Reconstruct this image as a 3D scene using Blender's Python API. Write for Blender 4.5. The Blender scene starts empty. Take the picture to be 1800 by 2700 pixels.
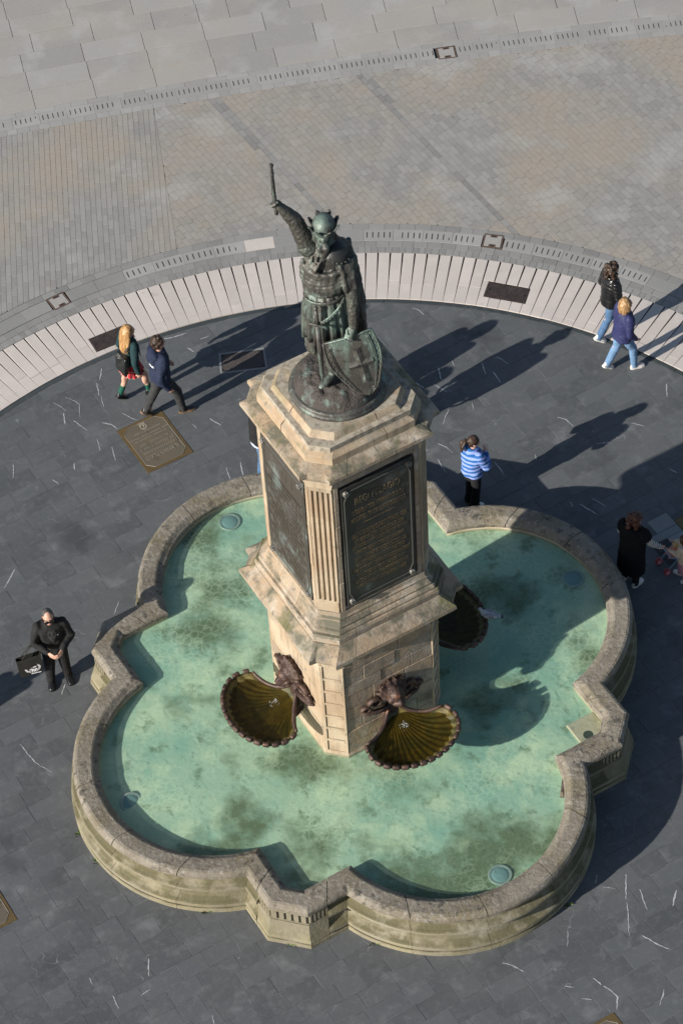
import bpy, bmesh, math, random
from mathutils import Vector, Matrix, noise as mnoise
from mathutils.bvhtree import BVHTree
random.seed(7)
R = math.radians
scn = bpy.context.scene
COL = scn.collection

# ------------------------------------------------------------------ camera
cam_d = bpy.data.cameras.new('camera'); cam = bpy.data.objects.new('camera', cam_d); COL.objects.link(cam)
cam_d.sensor_fit = 'VERTICAL'; cam_d.sensor_height = 36.0; cam_d.lens = 101.22
cam_d.clip_start = 1.0; cam_d.clip_end = 800.0
PITCH, ROLL = R(50.2663), R(-3.7884)
look = Vector((0, math.cos(PITCH), -math.sin(PITCH)))
rt = Vector((1, 0, 0)); up = rt.cross(look)
r2 = math.cos(ROLL) * rt + math.sin(ROLL) * up
u2 = -math.sin(ROLL) * rt + math.cos(ROLL) * up
M = Matrix((( r2.x, u2.x, -look.x, -0.05915), (r2.y, u2.y, -look.y, -24.98288), (r2.z, u2.z, -look.z, 34.73804), (0, 0, 0, 1)))
cam.matrix_world = M
scn.camera = cam

# ------------------------------------------------------------------ sky, sun, exposure
SUN_EL, SUN_DIR = R(24.8), R(32.2)            # shadows fall towards SUN_DIR (from +X towards +Y)
w = bpy.data.worlds.new('World'); scn.world = w; w.use_nodes = True
nt = w.node_tree; nt.nodes.clear()
sky = nt.nodes.new('ShaderNodeTexSky'); sky.sky_type = 'NISHITA'; sky.sun_disc = False
sky.sun_elevation = SUN_EL; sky.sun_rotation = math.pi / 2 - (SUN_DIR + math.pi)
bg = nt.nodes.new('ShaderNodeBackground'); bg.inputs[1].default_value = 0.075
out = nt.nodes.new('ShaderNodeOutputWorld')
nt.links.new(sky.outputs[0], bg.inputs[0]); nt.links.new(bg.outputs[0], out.inputs[0])
sd = bpy.data.lights.new('sun', 'SUN'); sd.energy = 5.0; sd.angle = R(0.53); sd.color = (1.0, 0.945, 0.86)
sun = bpy.data.objects.new('sun', sd); COL.objects.link(sun)
ldir = Vector((math.cos(SUN_EL) * math.cos(SUN_DIR), math.cos(SUN_EL) * math.sin(SUN_DIR), -math.sin(SUN_EL)))
sun.rotation_euler = ldir.to_track_quat('-Z', 'Y').to_euler(); sun.location = (-20, -12, 18)
vs = scn.view_settings
vs.view_transform = 'Standard'; vs.look = 'None'; vs.gamma = 1.0; vs.use_curve_mapping = False
vs.exposure = 0.52

# ------------------------------------------------------------------ frame of the fountain (square on the tile grid)
DEL = R(28.13)
E1 = Vector((math.sin(DEL), -math.cos(DEL), 0)); E2 = Vector((math.cos(DEL), math.sin(DEL), 0))
def L(a, b, z=0.0):
    return Vector((a * E1.x + b * E2.x, a * E1.y + b * E2.y, z))
def rot4(a, b, k):                            # k quarter turns, e1 -> e2
    for _ in range(k % 4): a, b = -b, a
    return a, b
CAMP = M.translation.copy()
def project(p):
    d = Vector(p) - CAMP; wz = d.dot(look)
    f = 7591.4
    return 900 + f * d.dot(r2) / wz, 1350 - f * d.dot(u2) / wz
def in_frame(p, m=60):
    x, y = project(p); return -m < x < 1800 + m and -m < y < 2700 + m

# ------------------------------------------------------------------ materials
def mat(name, base, layers=(), rough=.75, metal=0., bump=None, rnd=0., rnd_to=None, coord='Object', spec=.5, bumps=()):
    m = bpy.data.materials.new(name); m.use_nodes = True
    t = m.node_tree; nd = t.nodes; lk = t.links; nd.clear()
    o = nd.new('ShaderNodeOutputMaterial'); b = nd.new('ShaderNodeBsdfPrincipled'); lk.new(b.outputs[0], o.inputs[0])
    tc = nd.new('ShaderNodeTexCoord'); co = tc.outputs[coord]
    def val(op, a, c=None):
        n = nd.new('ShaderNodeMath'); n.operation = op
        for i, v in enumerate((a, c)):
            if v is None: continue
            if isinstance(v, (int, float)): n.inputs[i].default_value = v
            else: lk.new(v, n.inputs[i])
        return n.outputs[0]
    def nz(scale, detail=4., seed=0., stretch=None, rg=.6):
        mp = nd.new('ShaderNodeMapping'); lk.new(co, mp.inputs[0]); mp.inputs['Location'].default_value = (seed * 3.7, seed * 1.9, seed * 2.3)
        if stretch: mp.inputs['Scale'].default_value = stretch
        n = nd.new('ShaderNodeTexNoise'); n.inputs['Scale'].default_value = scale; n.inputs['Detail'].default_value = detail
        n.inputs['Roughness'].default_value = rg
        lk.new(mp.outputs[0], n.inputs['Vector']); return n.outputs[0]
    def rng(v, lo, hi):
        n = nd.new('ShaderNodeMapRange'); n.inputs[1].default_value = lo; n.inputs[2].default_value = hi
        lk.new(v, n.inputs[0]); return n.outputs[0]
    def mix(f, a, c):
        n = nd.new('ShaderNodeMix'); n.data_type = 'RGBA'
        if isinstance(f, (int, float)): n.inputs[0].default_value = f
        else: lk.new(f, n.inputs[0])
        for i, v in ((6, a), (7, c)):
            if isinstance(v, tuple): n.inputs[i].default_value = (*v[:3], 1)
            else: lk.new(v, n.inputs[i])
        return n.outputs[2]
    cur = base
    if rnd or rnd_to:
        at = nd.new('ShaderNodeAttribute'); at.attribute_name = 'rnd'; rv = at.outputs['Fac']
        if rnd_to: cur = mix(val('POWER', rv, 2.2), cur, rnd_to)
        if rnd:
            h = nd.new('ShaderNodeHueSaturation')
            fr = val('FRACT', val('MULTIPLY', rv, 7.31))
            lk.new(val('ADD', val('MULTIPLY', fr, 2 * rnd), 1 - rnd), h.inputs['Value'])
            if isinstance(cur, tuple): h.inputs['Color'].default_value = (*cur, 1)
            else: lk.new(cur, h.inputs['Color'])
            cur = h.outputs[0]
    for ly in layers:
        k = ly.get('kind', 'noise')
        if k == 'noise':
            f = rng(nz(ly['s'], ly.get('d', 4.), ly.get('seed', 0.), ly.get('st')), ly.get('lo', .45), ly.get('hi', .6))
        elif k == 'vein':
            n = nz(ly['s'], ly.get('d', 2.), ly.get('seed', 0.), ly.get('st'))
            f = rng(val('ABSOLUTE', val('SUBTRACT', n, .5)), ly.get('w', .008), 0.)
            f = val('MULTIPLY', f, rng(nz(ly.get('ms', .8), 2., 9.), ly.get('mlo', .56), ly.get('mlo', .56) + .04))
        elif k == 'spots':
            v = nd.new('ShaderNodeTexVoronoi'); v.inputs['Scale'].default_value = ly['s']; lk.new(co, v.inputs['Vector'])
            f = rng(v.outputs['Distance'], ly['r'], ly['r'] * .7)
            sp = nd.new('ShaderNodeSeparateColor'); lk.new(v.outputs['Color'], sp.inputs[0])
            f = val('MULTIPLY', f, rng(sp.outputs[0], ly.get('keep', .7), ly.get('keep', .7) + .02))
        elif k == 'cells':
            v = nd.new('ShaderNodeTexVoronoi'); v.feature = 'DISTANCE_TO_EDGE'; v.inputs['Scale'].default_value = ly['s']
            wv = nd.new('ShaderNodeMix'); wv.data_type = 'VECTOR'; wv.inputs[0].default_value = .12
            nn = nd.new('ShaderNodeTexNoise'); nn.inputs['Scale'].default_value = ly['s'] * .8; lk.new(co, nn.inputs['Vector'])
            lk.new(co, wv.inputs[4]); lk.new(nn.outputs['Color'], wv.inputs[5]); lk.new(wv.outputs[1], v.inputs['Vector'])
            f = rng(v.outputs[0], ly.get('w', .08), 0.)
        elif k == 'up':
            g = nd.new('ShaderNodeNewGeometry'); s = nd.new('ShaderNodeSeparateXYZ'); lk.new(g.outputs['Normal'], s.inputs[0])
            f = rng(s.outputs[2], ly['lo'], ly['hi'])
        elif k == 'z':
            s = nd.new('ShaderNodeSeparateXYZ'); lk.new(co, s.inputs[0]); f = rng(s.outputs[2], ly['lo'], ly['hi'])
        elif k == 'bands':
            s = nd.new('ShaderNodeSeparateXYZ'); lk.new(co, s.inputs[0])
            q = s.outputs[ly.get('ax', 2)]
            q = val('ADD', q, val('MULTIPLY', nz(ly.get('ns', 3.), 1.), ly.get('wob', 0.)))
            if 'sl' in ly: q = val('ADD', q, val('MULTIPLY', s.outputs[1], ly['sl']))
            f = val('FRACT', val('DIVIDE', q, ly['p']))
            f = rng(f, ly.get('duty', .5) - .03, ly.get('duty', .5) + .03)
        if 'mask' in ly:
            f = val('MULTIPLY', f, rng(nz(ly['mask'][0], 4., ly.get('seed', 0.) + 5), ly['mask'][1], ly['mask'][2]))
        if 'upmask' in ly:
            g = nd.new('ShaderNodeNewGeometry'); s = nd.new('ShaderNodeSeparateXYZ'); lk.new(g.outputs['Normal'], s.inputs[0])
            f = val('MULTIPLY', f, rng(s.outputs[2], *ly['upmask']))
        if 'zmask' in ly:
            s = nd.new('ShaderNodeSeparateXYZ'); lk.new(co, s.inputs[0]); f = val('MULTIPLY', f, rng(s.outputs[2], *ly['zmask']))
        cl = val('MULTIPLY', f, ly.get('a', 1.)); cl.node.use_clamp = True
        cur = mix(cl, cur, ly['c'])
    if isinstance(cur, tuple): b.inputs['Base Color'].default_value = (*cur, 1)
    else: lk.new(cur, b.inputs['Base Color'])
    b.inputs['Roughness'].default_value = rough; b.inputs['Metallic'].default_value = metal
    b.inputs['Specular IOR Level'].default_value = spec
    nrm = None
    for (s, st, dist) in ([bump] if bump else []) + list(bumps):
        bn = nd.new('ShaderNodeBump'); bn.inputs['Strength'].default_value = st; bn.inputs['Distance'].default_value = dist
        lk.new(nz(s, 5., 1.3), bn.inputs['Height'])
        if nrm: lk.new(nrm, bn.inputs['Normal'])
        nrm = bn.outputs[0]
    if nrm: lk.new(nrm, b.inputs['Normal'])
    return m

M_ground = mat('joint_earth', (.035, .034, .033), rough=.95)
M_joint = mat('pale_joint', (.15, .15, .145), [dict(s=1.4, lo=.45, hi=.6, c=(.05, .05, .05), a=.9), dict(s=9., lo=.5, hi=.6, seed=2., c=(.26, .255, .25), a=.7)], rough=.95)
M_slate = mat('slate', (.083, .089, .094), [
    dict(s=1.1, lo=.38, hi=.72, c=(.106, .110, .113), a=.8),
    dict(s=9., d=8., lo=.5, hi=.75, c=(.135, .14, .144), a=.55), dict(s=2.6, d=9., lo=.56, hi=.72, seed=12., c=(.19, .195, .20), a=.5),
    dict(s=55., d=2., lo=.6, hi=.75, c=(.17, .175, .18), a=.45),
    dict(s=.7, lo=.6, hi=.72, seed=3., c=(.042, .045, .05), a=.6),
    dict(kind='vein', s=1.1, d=3., seed=2., w=.003, ms=1.2, mlo=.60, c=(.30, .31, .32), a=.55),
    dict(kind='spots', s=3.2, r=.075, keep=.86, c=(.22, .225, .23), a=.6)], rough=.6, bump=(40., .4, .006), rnd=.17, spec=.3)
M_kerb = mat('dark_kerb', (.034, .042, .046), [dict(s=5., lo=.45, hi=.65, c=(.05, .058, .058), a=.8)], rough=.7, bump=(40., .3, .004), rnd=.2)
M_slate_light = mat('pale_slate', (.21, .215, .215), [dict(s=12., lo=.4, hi=.7, c=(.21, .215, .22), a=.8)], rough=.8, bump=(60., .3, .004), rnd=.1)
M_granite = mat('granite', (.285, .275, .26), [
    dict(s=.55, lo=.42, hi=.62, c=(.335, .305, .268), a=.7),
    dict(s=1.3, seed=4., lo=.52, hi=.68, c=(.37, .365, .355), a=.6),
    dict(s=150., d=2., lo=.52, hi=.66, c=(.20, .195, .19), a=.5),
    dict(s=90., d=2., lo=.55, hi=.7, seed=2., c=(.45, .44, .43), a=.45),
    dict(kind='spots', s=2.6, r=.045, keep=.82, c=(.13, .125, .12), a=.8),
    dict(kind='spots', s=1.9, r=.04, keep=.9, c=(.6, .6, .6), a=.8)], rough=.85, bump=(120., .25, .003), rnd=.1)
M_sett = mat('granite_sett', (.25, .243, .23), [
    dict(s=.42, seed=2., lo=.45, hi=.6, c=(.31, .268, .215), a=.75),
    dict(s=.8, seed=6., lo=.56, hi=.66, c=(.35, .345, .33), a=.6),
    dict(s=130., d=2., lo=.52, hi=.66, c=(.165, .16, .155), a=.5),
    dict(s=70., d=2., lo=.55, hi=.7, seed=2., c=(.40, .39, .38), a=.4),
    dict(kind='spots', s=2.1, r=.05, keep=.82, c=(.10, .095, .09), a=.75),
    dict(kind='spots', s=1.7, r=.03, keep=.9, c=(.6, .6, .6), a=.8)], rough=.88, bump=(110., .3, .003), rnd=.11)
M_sett_dark = mat('ring_sett', (.215, .212, .205), [
    dict(s=.9, seed=2., lo=.45, hi=.65, c=(.26, .255, .245), a=.7),
    dict(s=140., d=2., lo=.5, hi=.66, c=(.13, .13, .128), a=.55),
    dict(s=80., d=2., lo=.55, hi=.7, seed=2., c=(.35, .345, .34), a=.4),
    dict(kind='spots', s=2.1, r=.06, keep=.8, c=(.10, .1, .1), a=.7)], rough=.88, bump=(110., .3, .003), rnd=.17)
M_slab = mat('pink_limestone', (.50, .45, .415), [
    dict(s=1.2, lo=.4, hi=.65, c=(.455, .415, .385), a=.8),
    dict(s=5., d=6., lo=.52, hi=.72, seed=1., c=(.54, .49, .45), a=.6),
    dict(kind='spots', s=2.4, r=.05, keep=.85, c=(.17, .15, .14), a=.7),
    dict(s=6., d=6., lo=.64, hi=.72, seed=3., c=(.33, .3, .28), a=.5)], rough=.8, bump=(50., .15, .003), rnd=.10)
M_slot = mat('slot_dark', (.008, .008, .008), rough=.95)
M_iron = mat('cast_iron', (.050, .038, .034), [dict(s=14., lo=.45, hi=.65, c=(.085, .066, .058), a=.8)], rough=.6, metal=.3, bump=(60., .4, .004))
M_rustframe = mat('rusty_frame', (.075, .05, .04), [dict(s=20., lo=.4, hi=.6, c=(.11, .07, .05))], rough=.8)
STONE_L = [
    dict(s=5., d=6., st=(1, 1, .22), lo=.52, hi=.66, seed=11., c=(.13, .108, .08), a=.7),
    dict(s=1.1, lo=.4, hi=.62, c=(.33, .235, .15), a=.8),
    dict(s=4., d=6., lo=.5, hi=.72, seed=2., c=(.46, .42, .36), a=.7),
    dict(s=2.2, d=7., lo=.56, hi=.7, seed=5., c=(.21, .19, .165), a=.65),
    dict(s=30., d=3., lo=.58, hi=.74, c=(.22, .19, .15), a=.5),
    dict(s=6., d=8., lo=.6, hi=.68, seed=7., c=(.085, .08, .07), a=.65)]
M_stone = mat('sandstone', (.315, .265, .195), STONE_L + [
    dict(s=3., d=7., lo=.47, hi=.6, seed=3., c=(.105, .102, .072), a=.95, upmask=(.1, .6)),
    dict(s=1.7, d=6., lo=.56, hi=.64, seed=8., c=(.115, .11, .045), a=.8, upmask=(.1, .6))],
    rough=.9, bump=(24., .5, .02), bumps=[(110., .4, .006)], rnd=.2, rnd_to=(.27, .225, .175))
M_stone_pale = mat('pale_sandstone', (.41, .335, .24), STONE_L[:2] + [
    dict(s=2.6, d=7., lo=.5, hi=.62, seed=3., c=(.22, .205, .17), a=.65, upmask=(.1, .6)),
    dict(s=14., d=5., st=(1, 1, .15), lo=.55, hi=.7, c=(.24, .165, .095), a=.6),
    dict(s=6., d=8., lo=.62, hi=.7, seed=7., c=(.11, .1, .085), a=.5),
    dict(s=2., d=6., lo=.54, hi=.64, seed=8., c=(.15, .14, .07), a=.6, upmask=(.1, .6))],
    rough=.88, bump=(30., .35, .012), rnd=.12)
M_wall = mat('block_sandstone', (.265, .215, .165), STONE_L[:3] + [
    dict(s=40., d=4., lo=.54, hi=.7, c=(.17, .15, .125), a=.55),
    dict(s=3.5, d=6., lo=.5, hi=.66, seed=5., c=(.47, .33, .19), a=.5),
    dict(s=5., d=6., lo=.5, hi=.62, seed=1., c=(.5, .46, .4), a=.5, zmask=(1.3, .7))],
    rough=.92, bump=(18., .6, .025), bumps=[(90., .5, .008)], rnd=.2, rnd_to=(.25, .235, .215))
M_mortar = mat('mortar', (.36, .32, .255), [dict(s=12., lo=.45, hi=.65, c=(.2, .17, .13))], rough=.95, bump=(60., .4, .006))
M_cop = mat('weathered_coping', (.17, .147, .113), [
    dict(s=2.6, d=7., lo=.4, hi=.62, c=(.235, .208, .168), a=.85),
    dict(s=1.3, d=6., lo=.5, hi=.64, seed=2., c=(.15, .125, .075), a=.75),
    dict(s=16., d=6., lo=.54, hi=.64, seed=3., c=(.33, .315, .285), a=.5),
    dict(s=11., d=8., lo=.53, hi=.62, seed=4., c=(.05, .046, .04), a=.85, mask=(.9, .42, .56)),
    dict(s=70., d=3., lo=.56, hi=.7, c=(.12, .11, .095), a=.5)],
    rough=.93, bump=(16., .6, .03), bumps=[(80., .6, .01)], rnd=.13)
M_tier = mat('mossy_stone', (.215, .19, .135), [
    dict(s=2., d=6., lo=.42, hi=.62, c=(.20, .178, .105), a=.8),
    dict(s=1.1, d=5., lo=.5, hi=.66, seed=2., c=(.275, .25, .195), a=.8),
    dict(s=7., d=7., lo=.55, hi=.68, seed=3., c=(.14, .12, .07), a=.6),
    dict(s=1.6, d=5., lo=.45, hi=.6, seed=6., c=(.30, .265, .165), a=.6, zmask=(.4, .1)),
    dict(s=3., d=7., lo=.36, hi=.52, seed=9., c=(.095, .085, .042), a=.9, upmask=(.12, .5))],
    rough=.93, bump=(22., .5, .02), bumps=[(90., .4, .006)], rnd=.1)
M_lip = mat('pool_lip', (.46, .375, .29), [dict(s=4., d=6., lo=.45, hi=.62, c=(.40, .32, .20), a=.7), dict(s=9., d=6., lo=.58, hi=.68, c=(.2, .17, .12), a=.6)], rough=.85, bump=(40., .3, .006))
M_floor = mat('pool_floor', (.42, .515, .39), [
    dict(s=.75, d=4., lo=.42, hi=.62, c=(.25, .41, .335), a=.95),
    dict(s=1.6, d=6., lo=.5, hi=.66, seed=2., c=(.60, .65, .46), a=.75),
    dict(s=.62, d=6., lo=.51, hi=.62, seed=4.6, c=(.09, .115, .05), a=.95),
    dict(s=2.8, d=7., lo=.57, hi=.66, seed=6., c=(.10, .15, .08), a=.7),
    dict(kind='cells', s=11., w=.16, c=(.70, .78, .58), a=.30, mask=(1.1, .45, .6)), dict(s=22., d=4., lo=.5, hi=.7, c=(.24, .33, .24), a=.35)], rough=.9)  # pale cell-edge lines imitate caustic light, painted into the floor colour
M_bronze = mat('bronze', (.058, .055, .050), [
    dict(s=3.2, d=6., lo=.42, hi=.62, c=(.115, .112, .098), a=.8),
    dict(s=3.2, d=7., st=(1, 1, .35), lo=.50, hi=.63, seed=3., c=(.185, .265, .225), a=.72),
    dict(s=16., d=6., st=(1, 1, .3), lo=.57, hi=.7, seed=5., c=(.26, .36, .31), a=.65),
    dict(s=9., d=6., lo=.6, hi=.7, seed=8., c=(.018, .017, .016), a=.8)], rough=.5, metal=.35, bump=(26., .45, .02), bumps=[(110., .3, .005)])
M_bronze_rock = mat('bronze_rock', (.055, .047, .042), [
    dict(s=6., d=6., lo=.5, hi=.66, c=(.085, .07, .06), a=.8),
    dict(s=5., d=7., lo=.55, hi=.66, seed=3., c=(.16, .23, .2), a=.6)], rough=.7, metal=.2, bump=(30., .8, .03))
M_mail = mat('bronze_mail', (.075, .07, .06), [dict(s=3., lo=.5, hi=.65, c=(.13, .16, .135), a=.6), dict(kind='cells', s=24., w=.16, c=(.02, .02, .018), a=.8)], rough=.5, metal=.35, bump=(60., .6, .01))
M_plaque = mat('plaque_bronze', (.05, .048, .043), [
    dict(s=2.5, d=6., st=(1, 1, .35), lo=.48, hi=.66, c=(.10, .098, .09), a=.8),
    dict(s=3.4, d=6., lo=.58, hi=.68, seed=4., c=(.17, .215, .2), a=.45)], rough=.42, metal=.4, bump=(40., .3, .006))
M_letters = mat('worn_letters', (.13, .11, .08), [dict(s=9., lo=.42, hi=.64, c=(.32, .22, .11), a=.8)], rough=.45, metal=.4)
M_plaque_pale = mat('plaque_bronze_worn', (.075, .066, .054), [
    dict(s=2.5, d=6., lo=.48, hi=.64, c=(.12, .115, .105), a=.8),
    dict(s=2.4, d=6., lo=.55, hi=.66, seed=4., c=(.22, .27, .25), a=.65)], rough=.5, metal=.3, bump=(40., .3, .006))
M_shell = mat('rusty_iron', (.055, .031, .024), [
    dict(s=5., d=6., lo=.45, hi=.62, c=(.105, .066, .05), a=.8),
    dict(s=9., d=6., lo=.52, hi=.66, seed=2., c=(.04, .022, .018), a=.8),
    dict(s=6., d=5., lo=.6, hi=.7, seed=5., c=(.24, .105, .05), a=.6)], rough=.55, metal=.25, bump=(30., .5, .012))
M_shell_in = mat('algae_iron', (.07, .055, .011), [
    dict(s=9., d=6., lo=.45, hi=.6, c=(.13, .098, .016), a=.8),
    dict(s=16., d=6., lo=.55, hi=.66, seed=2., c=(.035, .02, .01), a=.8),
    dict(s=3., d=4., lo=.5, hi=.64, seed=4., c=(.018, .03, .012), a=.8)], rough=.6, bump=(40., .6, .01))
M_brass = mat('plaque_brass_edge', (.145, .102, .048), [dict(s=8., lo=.45, hi=.65, c=(.19, .12, .045), a=.8)], rough=.5, metal=.4, bump=(60., .2, .003))
M_brass_in = mat('plaque_brass_field', (.135, .115, .085), [dict(s=4., d=6., lo=.45, hi=.65, c=(.165, .13, .085), a=.8), dict(s=3., d=6., lo=.6, hi=.66, seed=3., c=(.06, .05, .04), a=.7)], rough=.55, metal=.25, bump=(120., .3, .003))
M_brass_let = mat('plaque_brass_letters', (.27, .24, .19), rough=.5, metal=.3)
M_moss = mat('weed_leaf', (.07, .12, .015), [dict(s=20., c=(.12, .17, .03))], rough=.7)
M_glass = mat('lamp_glass', (.16, .26, .27), rough=.25)
M_steel = mat('lamp_steel', (.30, .36, .34), rough=.5, metal=.3)

def water_mat(name, tint, murk, amount, rough=.04, scale=7., strength=.25):
    m = bpy.data.materials.new(name); m.use_nodes = True
    t = m.node_tree; nd = t.nodes; lk = t.links; nd.clear()
    o = nd.new('ShaderNodeOutputMaterial')
    tr = nd.new('ShaderNodeBsdfTransparent'); tr.inputs[0].default_value = (*tint, 1)
    df = nd.new('ShaderNodeBsdfDiffuse'); df.inputs[0].default_value = (*murk, 1)
    gl = nd.new('ShaderNodeBsdfGlossy'); gl.inputs['Roughness'].default_value = rough
    a = nd.new('ShaderNodeMixShader'); b = nd.new('ShaderNodeMixShader')
    tc = nd.new('ShaderNodeTexCoord'); hs = None
    for s, st, dd in ((scale, strength, .05), (scale * 3.3, strength * .7, .02)):
        n = nd.new('ShaderNodeTexNoise'); n.inputs['Scale'].default_value = s; n.inputs['Detail'].default_value = 3; n.inputs['Distortion'].default_value = .6
        lk.new(tc.outputs['Object'], n.inputs['Vector'])
        bm = nd.new('ShaderNodeBump'); bm.inputs['Strength'].default_value = st; bm.inputs['Distance'].default_value = dd
        lk.new(n.outputs[0], bm.inputs['Height'])
        if hs: lk.new(hs, bm.inputs['Normal'])
        hs = bm.outputs[0]
    lk.new(hs, gl.inputs['Normal'])
    ge = nd.new('ShaderNodeNewGeometry'); dt = nd.new('ShaderNodeVectorMath'); dt.operation = 'DOT_PRODUCT'
    lk.new(hs, dt.inputs[0]); lk.new(ge.outputs['Incoming'], dt.inputs[1])
    def mth(op, a, c=0.):
        n = nd.new('ShaderNodeMath'); n.operation = op; lk.new(a, n.inputs[0]); n.inputs[1].default_value = c
        if op == 'MULTIPLY_ADD': n.inputs[2].default_value = .02
        return n.outputs[0]
    q = mth('ABSOLUTE', dt.outputs['Value']); q = mth('MULTIPLY', q, -1.); q = mth('ADD', q, 1.); q = mth('POWER', q, 5.); q = mth('MULTIPLY_ADD', q, .98)
    nn = nd.new('ShaderNodeTexNoise'); nn.inputs['Scale'].default_value = .9; nn.inputs['Detail'].default_value = 4; lk.new(tc.outputs['Object'], nn.inputs['Vector'])
    mr = nd.new('ShaderNodeMapRange'); mr.inputs[1].default_value = .3; mr.inputs[2].default_value = .7
    mr.inputs[3].default_value = amount * .7; mr.inputs[4].default_value = amount * 1.3; lk.new(nn.outputs[0], mr.inputs[0])
    lk.new(mr.outputs[0], a.inputs[0]); lk.new(tr.outputs[0], a.inputs[1]); lk.new(df.outputs[0], a.inputs[2])
    lk.new(q, b.inputs[0]); lk.new(a.outputs[0], b.inputs[1]); lk.new(gl.outputs[0], b.inputs[2])
    lk.new(b.outputs[0], o.inputs[0]); return m
M_water = water_mat('pool_water', (.87, .95, .905), (.36, .52, .42), .07, strength=.6)
M_shellwater = water_mat('shell_water', (.66, .60, .36), (.05, .042, .012), .14, scale=14.)

# ------------------------------------------------------------------ building helpers
def link(o, parent=None):
    COL.objects.link(o)
    if parent is not None: o.parent = parent
    return o
def set_rnd(me, vals):
    at = me.attributes.new('rnd', 'FLOAT', 'FACE'); at.data.foreach_set('value', vals)
def mesh_obj(name, vs, fs, material, parent=None, smooth=False, rnd=None, kind=None):
    me = bpy.data.meshes.new(name); me.from_pydata([tuple(v) for v in vs], [], fs); me.update()
    if isinstance(material, (list, tuple)):
        for q in material: me.materials.append(q)
    else: me.materials.append(material)
    if smooth: me.polygons.foreach_set('use_smooth', [True] * len(me.polygons))
    if rnd is None: rnd = random.random()
    set_rnd(me, rnd if isinstance(rnd, list) else [rnd] * len(me.polygons))
    o = bpy.data.objects.new(name, me)
    if kind: o['kind'] = kind
    return link(o, parent)
def thing(name, label, cat, loc=(0, 0, 0), rz=0., group=None):
    o = bpy.data.objects.new(name, None); o.empty_display_size = .2
    o.location = loc; o.rotation_euler = (0, 0, rz)
    tag(o, label, cat, group); return link(o)
def tag(o, label, cat, group=None):
    o['label'] = label; o['category'] = cat
    if group: o['group'] = group
    return o
class MB:
    def __init__(s): s.v = []; s.f = []; s.r = []
    def add(s, vs, fs, r=None):
        n = len(s.v); s.v += [tuple(v) for v in vs]; s.f += [tuple(i + n for i in f) for f in fs]
        s.r += [random.random() if r is None else r] * len(fs)
    def build(s, name, m, parent=None, smooth=False, kind=None):
        return mesh_obj(name, s.v, s.f, m, parent, smooth, list(s.r), kind)
def box_vf(c, ax, ay, az, hx, hy, hz, bev=0.):
    c = Vector(c)
    if bev <= 0:
        v = [c + ax * (sx * hx) + ay * (sy * hy) + az * (sz * hz) for sz in (-1, 1) for sy in (-1, 1) for sx in (-1, 1)]
        return v, [(0, 2, 3, 1), (4, 5, 7, 6), (0, 1, 5, 4), (2, 6, 7, 3), (0, 4, 6, 2), (1, 3, 7, 5)]
    v = []                                     # bevelled on the +az face
    for (k, hz_, d) in ((0, -hz, 0), (1, hz - bev, 0), (2, hz, bev)):
        v += [c + ax * (sx * (hx - d)) + ay * (sy * (hy - d)) + az * hz_ for sx, sy in ((-1, -1), (1, -1), (1, 1), (-1, 1))]
    f = [(3, 2, 1, 0), (8, 9, 10, 11)]
    for k in (0, 4):
        f += [(k + i, k + (i + 1) % 4, k + 4 + (i + 1) % 4, k + 4 + i) for i in range(4)]
    return v, f
X, Y, Z = Vector((1, 0, 0)), Vector((0, 1, 0)), Vector((0, 0, 1))
def inset_poly(p, d):
    c = Vector((sum(q[0] for q in p) / len(p), sum(q[1] for q in p) / len(p)))
    n = len(p); outp = []
    for i in range(n):
        a, b, e = Vector(p[i - 1][:2]), Vector(p[i][:2]), Vector(p[(i + 1) % n][:2])
        d1, d2 = (b - a), (e - b)
        if d1.length < 1e-5 or d2.length < 1e-5: outp.append(b); continue
        d1.normalize(); d2.normalize()
        n1, n2 = Vector((-d1.y, d1.x)), Vector((-d2.y, d2.x))
        q = n1 + n2; den = max(.35, 1 + n1.dot(n2))
        outp.append(b + q * (d / den))
    return outp
def area2(p): return .5 * sum(p[i - 1][0] * p[i][1] - p[i][0] * p[i - 1][1] for i in range(len(p)))
def piece_vf(p, ztop, depth=.02, gap=.004, bev=.003, tilt=.0015):
    if area2(p) < 0: p = p[::-1]
    a = inset_poly(p, gap); b = inset_poly(p, gap + bev); n = len(p)
    if abs(area2(a)) < .0006 or area2(a) < 0: return None
    tx, ty = random.uniform(-tilt, tilt), random.uniform(-tilt, tilt)
    cx = sum(q[0] for q in a) / n; cy = sum(q[1] for q in a) / n
    zz = lambda q: ztop + (q[0] - cx) * tx * 4 + (q[1] - cy) * ty * 4
    v = [(q[0], q[1], ztop - depth) for q in a] + [(q[0], q[1], zz(q) - bev) for q in a] + [(q[0], q[1], zz(q)) for q in b]
    f = [tuple(range(2 * n, 3 * n))]
    for k in (0, n): f += [(k + i, k + (i + 1) % n, k + n + (i + 1) % n, k + n + i) for i in range(n)]
    return v, f
def clip(p, nx, ny, c):                        # keep nx*x+ny*y<=c
    o = []
    for i in range(len(p)):
        a, b = p[i - 1], p[i]; da = nx * a[0] + ny * a[1] - c; db = nx * b[0] + ny * b[1] - c
        if (da <= 0) != (db <= 0):
            t = da / (da - db); o.append((a[0] + (b[0] - a[0]) * t, a[1] + (b[1] - a[1]) * t))
        if db <= 0: o.append(tuple(b[:2]))
    return o
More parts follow.
